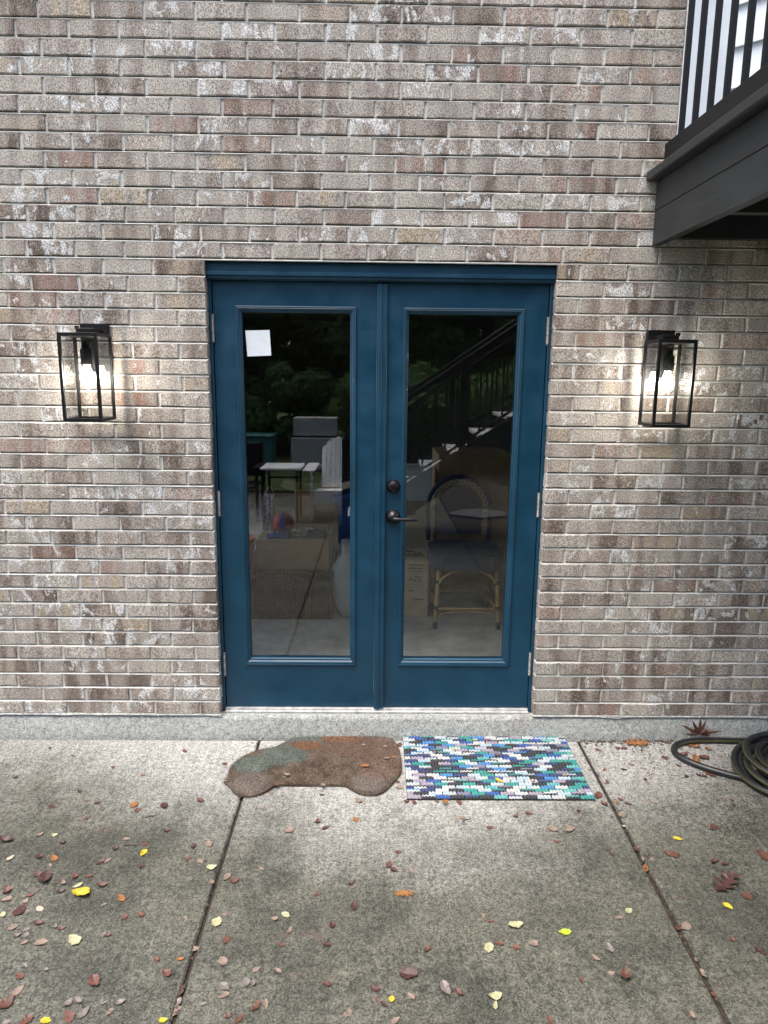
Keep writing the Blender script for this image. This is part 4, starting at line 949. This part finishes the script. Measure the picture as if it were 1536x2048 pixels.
def rope_block(L, seed):
    mb = MB(); q = random.Random(seed); n = 24; o = 0; ph = q.uniform(0, 6.28)
    nw = 4 if L > 0.04 else 2
    for i in range(n + 1):
        x = L * i / n; wob = 0.0024 * math.sin(2 * math.pi * i / n * nw); hh = 0.0078 + 0.0030 * abs(math.sin(math.pi * i / n * nw + 0.4)) + q.uniform(-0.0006, 0.0006)
        e = 0.25 if i in (0, n) else 0.8 if i in (1, n - 1) else 1.0
        mb.v += [(x, 0.0018 + wob, 0), (x, pit * 0.30 + wob, hh * 0.80 * e), (x, pit * 0.52 + wob, hh * e), (x, pit * 0.80 + wob, hh * 0.7 * e), (x, pit * 0.93 + wob, 0)]
    for i in range(n):
        for k in range(4):
            a = i * 5 + k; mb.f.append((a, a + 5, a + 6, a + 1)); mb.m.append(1 if k == 0 else 0)
    return mb.mesh('rope_block', [PAL['white'], PAL['white']], True)
full = [rope_block(bw * 0.955, i) for i in range(4)]; half = rope_block(bw * 0.46, 9)
q = random.Random(12); keys = ['navy', 'royal', 'blue', 'teal', 'mint', 'green', 'lav', 'white', 'white', 'white', 'black', 'black', 'slate', 'pale', 'navy', 'teal']
last = None
for r in range(NR):
    y = RY0 + r * pit; x = RX0; cells = [full] * NC if r % 2 == 0 else [[half]] + [full] * (NC - 1) + [[half]]
    for c in cells:
        mesh = q.choice(c); L = bw if mesh in full else bw / 2
        o = link('rope_block', mesh, rg, Vector((x + bw * 0.02, y, gz(y) + 0.0072)) - rg.location); x += L
        k1 = q.choice([k for k in keys if k != last]); last = k1
        if r == 0: k1 = q.choice(['black', 'teal', 'royal', 'white', 'mint', 'lav', 'navy'])
        k2 = q.choice(['white', 'black', k1, k1, k1]) if k1 != 'white' else q.choice(['black', 'white', 'white', 'pale'])
        for s_, k in zip(o.material_slots, (k1, k2)): s_.link = 'OBJECT'; s_.material = PAL[k]

# ------------------------------------------------------------------ garden hose
M_HOSE = mat_simple('black_hose', (0.016, 0.017, 0.018), 0.35, 0.3, 30, 0.15); M_HSTR = mat_simple('olive_stripe', (0.075, 0.070, 0.022), 0.45, 0.3, 30, 0.1)
hp = []
hq = random.Random(4)
ctr = Vector((1.93, -0.335)); turns = 7.4
for i in range(int(turns * 40)):
    a = 2 * math.pi * i / 40 + 2.4; t = i / 40
    r = 0.290 + 0.055 * math.sin(t * 2.3) - 0.014 * t
    x = ctr.x + (r + 0.05) * math.cos(a) + 0.02 * math.sin(t * 5); y = ctr.y + r * 0.96 * math.sin(a) + 0.012 * math.cos(t * 3.1)
    hp.append((x, min(y, -0.03), 0.0145 + 0.0115 * t + 0.005 * math.sin(a * 3 + t)))
hp = [(x, y, z + gz(y)) for x, y, z in hp]
# the loose loop lying to the left, then down into the coil
loop = [(1.78, -0.042, 0.013), (1.66, -0.038, 0.013), (1.55, -0.036, 0.013), (1.46, -0.046, 0.013), (1.40, -0.070, 0.013), (1.364, -0.110, 0.013), (1.356, -0.155, 0.013), (1.375, -0.200, 0.013), (1.42, -0.250, 0.013), (1.48, -0.295, 0.013), (1.55, -0.335, 0.013), (1.62, -0.368, 0.014), (1.70, -0.400, 0.017)]
def cr(P, n=6):
    out = []
    for i in range(len(P) - 1):
        p0, p1, p2, p3 = [Vector(P[max(0, min(len(P) - 1, j))]) for j in (i - 1, i, i + 1, i + 2)]
        for k in range(n):
            t = k / n; out.append(0.5 * ((2 * p1) + (p2 - p0) * t + (2 * p0 - 5 * p1 + 4 * p2 - p3) * t * t + (3 * p1 - p0 - 3 * p2 + p3) * t ** 3))
    out.append(Vector(P[-1])); return out
hose = thing('garden_hose', 'coiled black garden hose with olive stripes at the right edge of the patio', 'hose', (1.75, -0.27, 0))
lp = [(v.x, v.y, v.z + gz(v.y)) for v in cr(loop)]
part(MB().tube(hp, 0.0140, 12, stripe=(2,)), 'coil', [M_HOSE, M_HSTR], hose, True)
part(MB().tube(lp, 0.0140, 12, stripe=(9,)), 'loose_loop', [M_HOSE, M_HSTR], hose, True)
M_RED = mat_simple('red_plastic', (0.42, 0.02, 0.05), 0.4, 0.15, 20, 0.05); M_BLUEG = mat_simple('slate_blue_plastic', (0.05, 0.10, 0.14), 0.4, 0.15, 20, 0.05)
nz_ = thing('hose_nozzle', 'red and slate-blue hose nozzle lying on the coiled hose', 'hose nozzle', (1.83, -0.15, 0.105))
zc = 0.122
part(MB().tube([(1.775, -0.160, zc), (1.81, -0.155, zc), (1.90, -0.14, zc + 0.003)], [0.017, 0.019, 0.016], 12), 'collar', M_RED, nz_, True)
part(MB().tube([(1.80, -0.135, zc + 0.012), (1.803, -0.115, zc + 0.05), (1.806, -0.100, zc + 0.075)], [0.013, 0.012, 0.010], 10), 'grip', M_BLUEG, nz_, True)

# ------------------------------------------------------------------ fallen leaves
def leafmat(name, c, rough=0.6):
    m, nt, b = new_mat(name, rough, 0.4); T = NT(nt); n = T.noise(55, 4, 0.65)
    T.l(T.ramp(n, [(0.25, tuple(q * 0.5 for q in c)), (0.5, c), (0.75, tuple(min(1, q * 1.35) for q in c))]), b.inputs['Base Color']); T.bump(b, T.noise(160, 3, 0.6), 0.5, 0.002); return m
LM = {'b': leafmat('leaf_dark_brown', (0.065, 0.030, 0.026), 0.45), 'r': leafmat('leaf_russet', (0.115, 0.050, 0.035), 0.5), 'o': leafmat('leaf_orange', (0.24, 0.10, 0.03)), 't': leafmat('leaf_tan', (0.205, 0.150, 0.115)),
      'p': leafmat('leaf_pale', (0.40, 0.33, 0.25)), 'y': leafmat('leaf_yellow', (0.44, 0.34, 0.022)), 'c': leafmat('leaf_cream', (0.36, 0.35, 0.20)), 'g': leafmat('leaf_lime', (0.38, 0.48, 0.03)), 's': leafmat('leaf_grey_brown', (0.165, 0.138, 0.128), 0.4)}
def leaf_mesh(seed, oak=False):
    """unit-length leaf: folded along the rib, curled; two-sided sheet with a stalk"""
    q = random.Random(seed); mb = MB(); n = 9 if not oak else 17; curl = q.uniform(0.02, 0.14) if seed % 3 else q.uniform(0.12, 0.24); fold = q.uniform(0.02, 0.10) if seed % 3 else q.uniform(0.08, 0.18); wid = q.uniform(0.25, 0.36); skew = q.uniform(-0.06, 0.06)
    mid, lf, rt = [], [], []
    for i in range(n):
        t = i / (n - 1)
        w = wid * math.sin(math.pi * t ** 0.8) ** 0.75 + 0.004 if not oak else (0.30 * math.sin(math.pi * min(1, t * 0.96 + 0.02)) ** 0.5 * (1.0 if i % 4 in (2, 3) else 0.36) + 0.01)
        x = t - 0.5; z = curl * (4 * (t - 0.5) ** 2) + 0.012; y = skew * math.sin(math.pi * t)
        fwd = 0.05 if (oak and i % 4 in (2, 3)) else 0
        mid.append((x, y, z)); lf.append((x + fwd, y + w * q.uniform(0.80, 1.12), z + fold * w * 3 + q.uniform(-0.01, 0.02))); rt.append((x + fwd, y - w * q.uniform(0.80, 1.12), z + fold * w * 3 + q.uniform(-0.01, 0.02)))
    mb.v = mid + lf + rt
    for i in range(n - 1): mb.f += [(i, i + 1, n + i + 1, n + i), (i + 1, i, 2 * n + i, 2 * n + i + 1)]; mb.m += [0, 0]
    o = len(mb.v); mb.v += [(-0.5, 0.006, mid[0][2]), (-0.5, -0.006, mid[0][2]), (-0.68, 0.03, 0.012)]; mb.f.append((o, o + 1, o + 2)); mb.m.append(0)
    return mb.mesh('leaf', LM['b'], False)
LEAF = [leaf_mesh(i) for i in range(18)]; OAK = [leaf_mesh(40 + i, True) for i in range(3)]
LEAVES = [
    (-1.443, -0.504, 0.026, 'b'), (-1.289, -0.529, 0.039, 'b'), (-1.118, -0.508, 0.026, 'b'), (-0.969, -0.518, 0.039, 'o'), (-0.944, -0.554, 0.026, 'r'),
    (-0.846, -0.528, 0.039, 'b'), (-0.714, -0.490, 0.033, 'r'), (-1.127, -0.605, 0.031, 'r'), (-1.039, -0.671, 0.021, 'r'), (-0.927, -0.722, 0.030, 't'),
    (-1.258, -0.700, 0.036, 't'), (-1.202, -0.704, 0.022, 'c'), (-1.365, -0.732, 0.054, 'b'), (-1.302, -0.827, 0.029, 'p'), (-1.154, -0.745, 0.030, 'b'),
    (-0.853, -0.748, 0.033, 'r'), (-0.843, -0.796, 0.047, 'y'), (-0.950, -0.775, 0.032, 'b'), (-0.794, -0.675, 0.028, 'b'), (-0.618, -0.748, 0.036, 't'),
    (-0.670, -0.765, 0.024, 'b'), (-0.628, -0.842, 0.035, 't'), (-0.674, -0.829, 0.026, 'r'), (-0.580, -0.874, 0.034, 'c'), (-1.203, -0.818, 0.032, 'b'),
    (-1.150, -0.826, 0.038, 'o'), (-1.145, -0.863, 0.023, 't'), (-0.976, -0.847, 0.040, 'b'), (-0.956, -0.838, 0.026, 't'), (-0.826, -0.867, 0.034, 'b'),
    (-1.165, -0.911, 0.034, 'r'), (-1.131, -0.930, 0.055, 'b'), (-1.064, -0.945, 0.030, 't'), (-1.037, -0.918, 0.033, 'r'), (-0.989, -0.914, 0.034, 'r'),
    (-1.011, -0.960, 0.044, 'c'), (-0.984, -1.000, 0.057, 'y'), (-0.928, -0.956, 0.033, 'r'), (-1.054, -0.986, 0.027, 'b'), (-0.845, -1.015, 0.035, 'o'),
    (-0.565, -0.941, 0.025, 't'), (-0.517, -0.921, 0.034, 't'), (-0.488, -0.937, 0.033, 'r'), (-1.236, -0.983, 0.043, 'r'), (-1.150, -1.001, 0.032, 'r'),
    (-1.216, -1.022, 0.032, 't'), (-1.152, -1.029, 0.027, 't'), (-1.090, -1.060, 0.032, 'p'), (-1.125, -1.074, 0.026, 's'), (-1.152, -1.067, 0.047, 'b'),
    (-1.193, -1.088, 0.031, 'c'), (-1.140, -1.137, 0.028, 't'), (-1.092, -1.146, 0.028, 's'), (-1.109, -1.168, 0.030, 's'), (-1.073, -1.196, 0.032, 't'),
    (-1.022, -1.196, 0.044, 't'), (-1.083, -1.165, 0.025, 's'), (-1.064, -1.121, 0.031, 'r'), (-0.985, -1.140, 0.030, 'r'), (-1.008, -1.134, 0.015, 's'),
    (-0.890, -1.043, 0.021, 's'), (-0.805, -1.097, 0.026, 'r'), (-0.758, -1.084, 0.036, 'r'), (-0.611, -1.101, 0.023, 't'), (-0.927, -1.187, 0.052, 'c'),
    (-0.833, -1.168, 0.030, 'r'), (-0.846, -1.165, 0.020, 's'), (-0.491, -1.081, 0.026, 't'), (-0.507, -1.114, 0.041, 'c'), (-0.465, -1.184, 0.032, 'r'),
    (-0.552, -1.211, 0.030, 't'), (-0.584, -1.256, 0.029, 'o'), (-0.458, -1.261, 0.043, 't'), (-0.806, -1.333, 0.042, 'r'), (-0.613, -1.306, 0.031, 'r'),
    (-0.656, -1.255, 0.029, 'r'), (-0.965, -1.292, 0.021, 's'), (-1.031, -1.278, 0.012, 's'), (-1.030, -1.314, 0.037, 'r'), (-1.011, -1.362, 0.041, 't'),
    (-0.559, -1.357, 0.032, 'r'), (-0.435, -1.349, 0.035, 's'), (-0.431, -1.378, 0.041, 't'), (-0.375, -1.339, 0.028, 's'), (-1.023, -1.400, 0.045, 'r'),
    (-0.829, -1.395, 0.031, 's'), (-0.853, -1.400, 0.027, 's'), (-0.755, -1.400, 0.027, 's'), (-0.711, -1.400, 0.027, 's'), (-0.555, -1.396, 0.036, 's'),
    (-0.553, -1.421, 0.036, 't'), (-0.730, -1.428, 0.029, 't'), (-0.799, -1.430, 0.044, 's'), (-0.837, -1.440, 0.048, 'r'), (-0.891, -1.454, 0.035, 'y'),
    (-0.578, -1.454, 0.024, 'y'), (-0.943, -1.454, 0.044, 'r'), (-0.992, -1.456, 0.022, 's'), (-0.407, -1.440, 0.026, 'r'), (-0.373, -1.448, 0.035, 'r'),
    (-0.482, -1.403, 0.018, 's'), (-0.457, -0.536, 0.032, 't'), (-0.074, -0.493, 0.030, 't'), (0.120, -0.492, 0.030, 'r'), (0.149, -0.503, 0.026, 'r'),
    (0.275, -0.491, 0.033, 'o'), (0.242, -0.494, 0.026, 'r'), (0.330, -0.502, 0.030, 'r'), (0.329, -0.594, 0.029, 't'), (-0.231, -0.621, 0.025, 'r'),
    (-0.197, -0.659, 0.031, 'b'), (-0.179, -0.591, 0.032, 't'), (-0.084, -0.606, 0.035, 'o'), (-0.334, -0.674, 0.037, 't'), (0.431, -0.653, 0.028, 'r'),
    (0.075, -0.790, 0.032, 'r'), (0.041, -0.857, 0.032, 'r'), (0.058, -0.881, 0.028, 'b'), (0.117, -0.885, 0.031, 't'), (-0.406, -0.878, 0.031, 't'),
    (-0.091, -0.948, 0.030, 'b'), (-0.206, -0.996, 0.024, 'r'), (0.087, -0.996, 0.071, 'O'), (-0.077, -1.049, 0.048, 'b'), (-0.144, -1.127, 0.031, 'b'),
    (-0.295, -1.087, 0.037, 'c'), (-0.329, -1.104, 0.026, 't'), (-0.277, -1.149, 0.030, 't'), (-0.292, -1.202, 0.020, 'r'), (-0.156, -1.202, 0.037, 'b'),
    (0.150, -1.224, 0.032, 'r'), (0.360, -1.110, 0.031, 'r'), (0.338, -1.087, 0.021, 't'), (0.338, -1.218, 0.040, 'c'), (0.368, -1.199, 0.025, 'r'),
    (0.089, -1.307, 0.052, 'b'), (-0.356, -1.293, 0.031, 't'), (-0.292, -1.295, 0.026, 't'), (-0.356, -1.339, 0.023, 's'), (-0.147, -1.342, 0.030, 'r'),
    (-0.008, -1.355, 0.028, 'b'), (0.193, -1.358, 0.055, 's'), (0.229, -1.369, 0.034, 'r'), (0.093, -1.381, 0.036, 't'), (0.038, -1.392, 0.025, 'y'),
    (-0.003, -1.391, 0.018, 'r'), (0.015, -1.404, 0.023, 'b'), (-0.311, -1.404, 0.036, 't'), (-0.337, -1.411, 0.031, 'r'), (-0.083, -1.431, 0.036, 't'),
    (0.328, -1.384, 0.036, 'c'), (0.325, -1.412, 0.031, 'c'), (0.047, -1.455, 0.026, 't'), (0.915, -0.507, 0.035, 'r'), (1.015, -0.503, 0.028, 'b'),
    (0.968, -0.495, 0.028, 'o'), (0.543, -0.585, 0.031, 'r'), (0.598, -0.569, 0.034, 'r'), (0.799, -0.552, 0.028, 'b'), (0.667, -0.663, 0.040, 't'),
    (0.733, -0.668, 0.047, 't'), (0.666, -0.733, 0.026, 'r'), (0.850, -0.798, 0.038, 'b'), (1.127, -0.717, 0.033, 'y'), (1.111, -0.494, 0.028, 't'),
    (1.207, -0.838, 0.044, 'r'), (1.238, -0.852, 0.044, 'b'), (1.192, -0.945, 0.102, 'B'), (1.239, -1.005, 0.041, 'r'), (1.151, -1.048, 0.037, 'y'),
    (0.817, -1.070, 0.031, 'c'), (0.774, -1.096, 0.028, 't'), (0.436, -1.128, 0.044, 'c'), (0.584, -1.156, 0.041, 'g'), (0.478, -1.199, 0.029, 't'),
    (0.422, -1.215, 0.029, 'r'), (0.377, -1.199, 0.027, 'r'), (0.706, -1.219, 0.037, 's'), (0.652, -1.254, 0.026, 't'), (0.680, -1.305, 0.028, 't'),
    (0.717, -1.314, 0.046, 'r'), (0.586, -1.329, 0.030, 'r'), (1.098, -1.186, 0.024, 'r'), (1.162, -1.225, 0.040, 'b'), (0.974, -1.135, 0.039, 't'),
    (0.960, -1.303, 0.036, 't'), (0.859, -1.442, 0.031, 't'), (0.464, -1.454, 0.026, 'r'), (0.967, -0.958, 0.027, 't'), (1.054, -0.798, 0.038, 'r'),
    (1.078, -0.802, 0.038, 'r'), (0.986, -0.825, 0.025, 't'), (0.959, -0.821, 0.031, 't'), (0.949, -0.865, 0.037, 'o'), (0.958, -0.766, 0.032, 'r'),
    (0.964, -0.579, 0.031, 't'), (0.951, -0.637, 0.024, 'c'), (1.017, -1.010, 0.017, 'r'), (1.293, -0.651, 0.040, 'r'), (0.958, -1.372, 0.030, 'r'),
    (0.955, -1.128, 0.033, 'r'), (0.958, -1.251, 0.024, 't'), (1.401, -0.806, 0.057, 'r'), (-0.340, -0.020, 0.025, 'o'), (-0.583, -0.020, 0.028, 'r'),
    (-0.140, -0.020, 0.028, 't'), (0.066, -0.020, 0.025, 't'), (-0.062, -0.073, 0.021, 't'), (0.037, -0.084, 0.021, 't'), (-0.054, -0.248, 0.040, 'o'),
    (0.042, -0.186, 0.029, 't'), (0.071, -0.175, 0.023, 'o'), (-0.384, -0.319, 0.031, 't'), (-0.634, -0.358, 0.025, 't'), (-0.419, -0.385, 0.030, 'r'),
    (-0.669, -0.227, 0.029, 'r'), (-0.438, -0.439, 0.027, 't'), (-0.226, -0.384, 0.033, 't'), (-0.226, -0.451, 0.024, 'r'), (-0.073, -0.494, 0.026, 't'),
    (0.086, -0.359, 0.025, 'r'), (0.108, -0.287, 0.023, 't'), (0.093, -0.401, 0.033, 't'), (0.119, -0.489, 0.032, 'r'), (0.104, -0.066, 0.036, 'r'),
    (0.458, -0.020, 0.027, 'c'), (0.514, -0.020, 0.033, 'o'), (0.349, -0.101, 0.029, 'y'), (0.513, -0.347, 0.036, 'y'), (0.655, -0.341, 0.027, 'o'),
    (0.799, -0.304, 0.024, 't'), (0.260, -0.125, 0.038, 'b'), (0.534, -0.152, 0.025, 'r'), (0.117, -0.494, 0.023, 'r'), (0.151, -0.498, 0.023, 'r'),
    (0.273, -0.488, 0.028, 'o'), (0.331, -0.507, 0.028, 'r'), (0.908, -0.453, 0.046, 'r'), (0.913, -0.509, 0.028, 'r'), (0.939, -0.314, 0.024, 't'),
    (1.218, -0.054, 0.105, 'O'), (1.530, -0.094, 0.041, 'o'), (1.260, -0.020, 0.056, 'B'), (1.468, -0.070, 0.073, 'O'), (1.386, -0.145, 0.044, 'r'),
    (1.428, -0.200, 0.087, 'O'), (1.448, -0.298, 0.064, 'r'), (1.411, -0.128, 0.040, 'r'), (1.300, -0.169, 0.040, 'r'), (1.175, -0.259, 0.026, 't'),
    (1.082, -0.259, 0.030, 'b'), (1.109, -0.492, 0.028, 't'), (1.452, -0.465, 0.032, 't'), (1.014, -0.505, 0.032, 'b'), (1.702, -0.183, 0.035, 'o'),
    (1.440, -0.516, 0.020, 'b'), (1.402, -0.306, 0.051, 'B'), (1.488, -0.268, 0.056, 'r'), (1.335, -0.313, 0.034, 'b'), (1.478, -0.168, 0.049, 'r'),
    (1.142, -0.089, 0.036, 'r'), (1.336, -0.231, 0.030, 'b'), (-1.151, -0.256, 0.028, 'r'), (-1.003, -0.312, 0.030, 't'), (-1.531, -0.337, 0.025, 'b'),
    (-0.871, -0.127, 0.023, 'r'), (-1.361, -0.167, 0.020, 'b'), (-1.220, -0.430, 0.025, 'b'), (-0.846, -0.415, 0.021, 't'), (-1.489, -0.106, 0.018, 'b'),
    (1.112, -0.088, 0.032, 'r'), (1.127, -0.223, 0.027, 't'), (1.146, -0.337, 0.021, 'r'), (1.018, -0.102, 0.032, 'r'), (0.994, -0.263, 0.028, 'o'),
    (0.979, -0.356, 0.030, 'r'), (0.990, -0.477, 0.024, 'r'),
]

CN = {'b': 'dark brown', 'r': 'russet', 'o': 'orange-brown', 't': 'pinkish tan', 'p': 'pale tan', 'y': 'bright yellow', 'c': 'cream-yellow', 'g': 'lime-yellow', 's': 'wet grey-brown', 'O': 'large orange-brown oak', 'B': 'large dark brown oak'}
q = random.Random(77); seen = {}
for i, (x, y, s, k) in enumerate(LEAVES):
    oak = k in 'OB'; me = q.choice(OAK if oak else LEAF)
    o = link('fallen_leaf', me); kk = k.lower(); s = max(s, 0.018) * (1.05 if not oak else 1.1)
    o.material_slots[0].link = 'OBJECT'; o.material_slots[0].material = LM[kk]
    on_car = inside(x, y + 0.01, co); on_rug = RX0 < x < RX1 and RY0 - 0.005 < y < RY1 + 0.03
    if on_car: y -= 0.02
    if on_rug: y -= 0.025
    in_joint = min(abs(x + 0.551), abs(x - 0.9505)) < 0.012
    h = 0.0165 if on_car else 0.0145 if on_rug else -0.006 if in_joint else 0.0005
    o.location = (x, min(y, -0.018), gz(y) + h); s *= q.uniform(0.72, 1.12); o.scale = (s, s * q.uniform(0.75, 1.25), s * q.uniform(0.7, 1.3)); o.rotation_euler = (q.uniform(-0.10, 0.10), q.uniform(-0.06, 0.06), q.uniform(0, 6.28))
    zone = 'resting on the car-shaped mat' if on_car else 'resting on the woven mat' if on_rug else 'wedged in the slab joint' if in_joint else \
        'on the left slab' if x < -0.551 else 'on the middle slab' if x < 0.95 else 'near the coiled hose' if y > -0.45 else 'on the right slab'
    dist = '' if on_car or on_rug or in_joint else (', close to the house' if y > -0.45 else ', halfway down' if y > -0.85 else ', near the bottom')
    tag(o, None, 'leaf', 'fallen leaves scattered over the patio')
    seen.setdefault('%s %s%s%s' % (CN[k], 'leaf ' if oak else 'fallen leaf ', zone, dist), []).append((project(o.location)[0], o))
ORD = 'leftmost second third fourth fifth sixth seventh eighth ninth tenth eleventh twelfth thirteenth fourteenth fifteenth sixteenth seventeenth eighteenth nineteenth twentieth'.split()
for lab, items in seen.items():
    items.sort(key=lambda t: t[0])
    for i, (u, o) in enumerate(items):
        o['label'] = lab if len(items) == 1 else lab + (', leftmost of these' if i == 0 else ', rightmost of these' if i == len(items) - 1 else ', %s from the left' % (ORD[i] if i < 20 else 'later'))
# one big oak leaf leaning on the foundation
sp = MB(); sp.v = [(0, 0, 0)]; spikes = [(176, 0.080), (150, 0.105), (121, 0.100), (94, 0.098), (70, 0.082), (44, 0.060), (14, 0.105), (-6, 0.060)]
for i_, (a_, l_) in enumerate(spikes):
    for da, rr in ((-11, 0.34), (-4, 0.72), (0, 1.0), (4, 0.70), (10, 0.36)):
        t_ = math.radians(a_ - da); r_ = l_ * rr if rr > 0.5 else 0.040
        sp.v.append((r_ * math.cos(t_), 0.012 * math.sin(i_ * 2.1) * rr - 0.10 * r_ * rr, r_ * math.sin(t_)))
for i_ in range(1, len(sp.v) - 1): sp.f.append((0, i_, i_ + 1)); sp.m.append(0)
bo = sp.build('fallen_leaf', LM['r']); bo.location = (1.520, -0.024, 0.034)
tag(bo, 'large pointed russet oak leaf standing against the foundation above the hose', 'leaf', 'fallen leaves scattered over the patio')
# crumbs of leaf and bark too small to pick apart
lt = MB(); q = random.Random(9)
def crumb(x, y, s):
    a = q.uniform(0, 6.28); z = gz(y) + 0.0012; c_, s_ = math.cos(a) * s, math.sin(a) * s
    lt.add([(x - c_, y - s_, z), (x + s_ * 0.5, y - c_ * 0.5, z + q.uniform(0, 0.003)), (x + c_, y + s_, z + q.uniform(0, 0.004)), (x - s_ * 0.5, y + c_ * 0.5, z)], [(0, 1, 2, 3)])
for _ in range(620): crumb(q.triangular(0.98, 2.2, 1.45), -0.015 - abs(q.gauss(0, 0.22)), q.uniform(0.002, 0.007))
for _ in range(160): crumb(q.uniform(0.96, 1.5), -0.02 - abs(q.gauss(0, 0.02)), q.uniform(0.004, 0.012))
for _ in range(260): crumb(q.choice((-0.551, 0.9505, 0.9505)) + q.gauss(0, 0.012), q.uniform(-1.6, -0.02), q.uniform(0.003, 0.007))
for _ in range(420): crumb(q.uniform(-2, 2), q.uniform(-2.0, -0.03), q.uniform(0.0015, 0.0045))
for _ in range(90): crumb(q.uniform(-0.7, 0.14), -0.014 - abs(q.gauss(0, 0.006)), q.uniform(0.003, 0.006))
tag(lt.build('leaf_litter', leafmat('litter_brown', (0.07, 0.042, 0.032), 0.7)), 'tiny dark crumbs of leaf and bark scattered on the concrete', 'leaf litter', kind='stuff')
tw = MB(); 
for (x, y, a, l, lab) in ((-0.925, -0.76, 0.1, 0.06, 'thin dark twig on the left slab beside an orange leaf'), (-0.90, -0.60, 0.4, 0.045, 'short dark twig on the left slab close to the house'), (0.33, -0.62, 0.6, 0.04, 'short dark twig on the middle slab')):
    p = [(x + l * t * math.cos(a) - 0.004 * math.sin(t * 6), y + l * t * math.sin(a), gz(y) + 0.0025 + 0.002 * math.sin(t * 5)) for t in (0, 0.25, 0.5, 0.75, 1)]
    tag(MB().tube(p, [0.002, 0.0018, 0.0016, 0.0014, 0.001], 6).build('twig', LM['b'], smooth=True), lab, 'twig')
# slack cable under the deck
cb = MB().tube(cr([(1.62, -0.012, 2.42), (1.615, -0.014, 2.33), (1.64, -0.016, 2.285), (1.72, -0.016, 2.28), (1.80, -0.014, 2.30)]), 0.004, 8)
tag(cb.build('slack_cable', M_COTTON, smooth=True), 'thin dark cable sagging along the brick under the deck', 'cable')
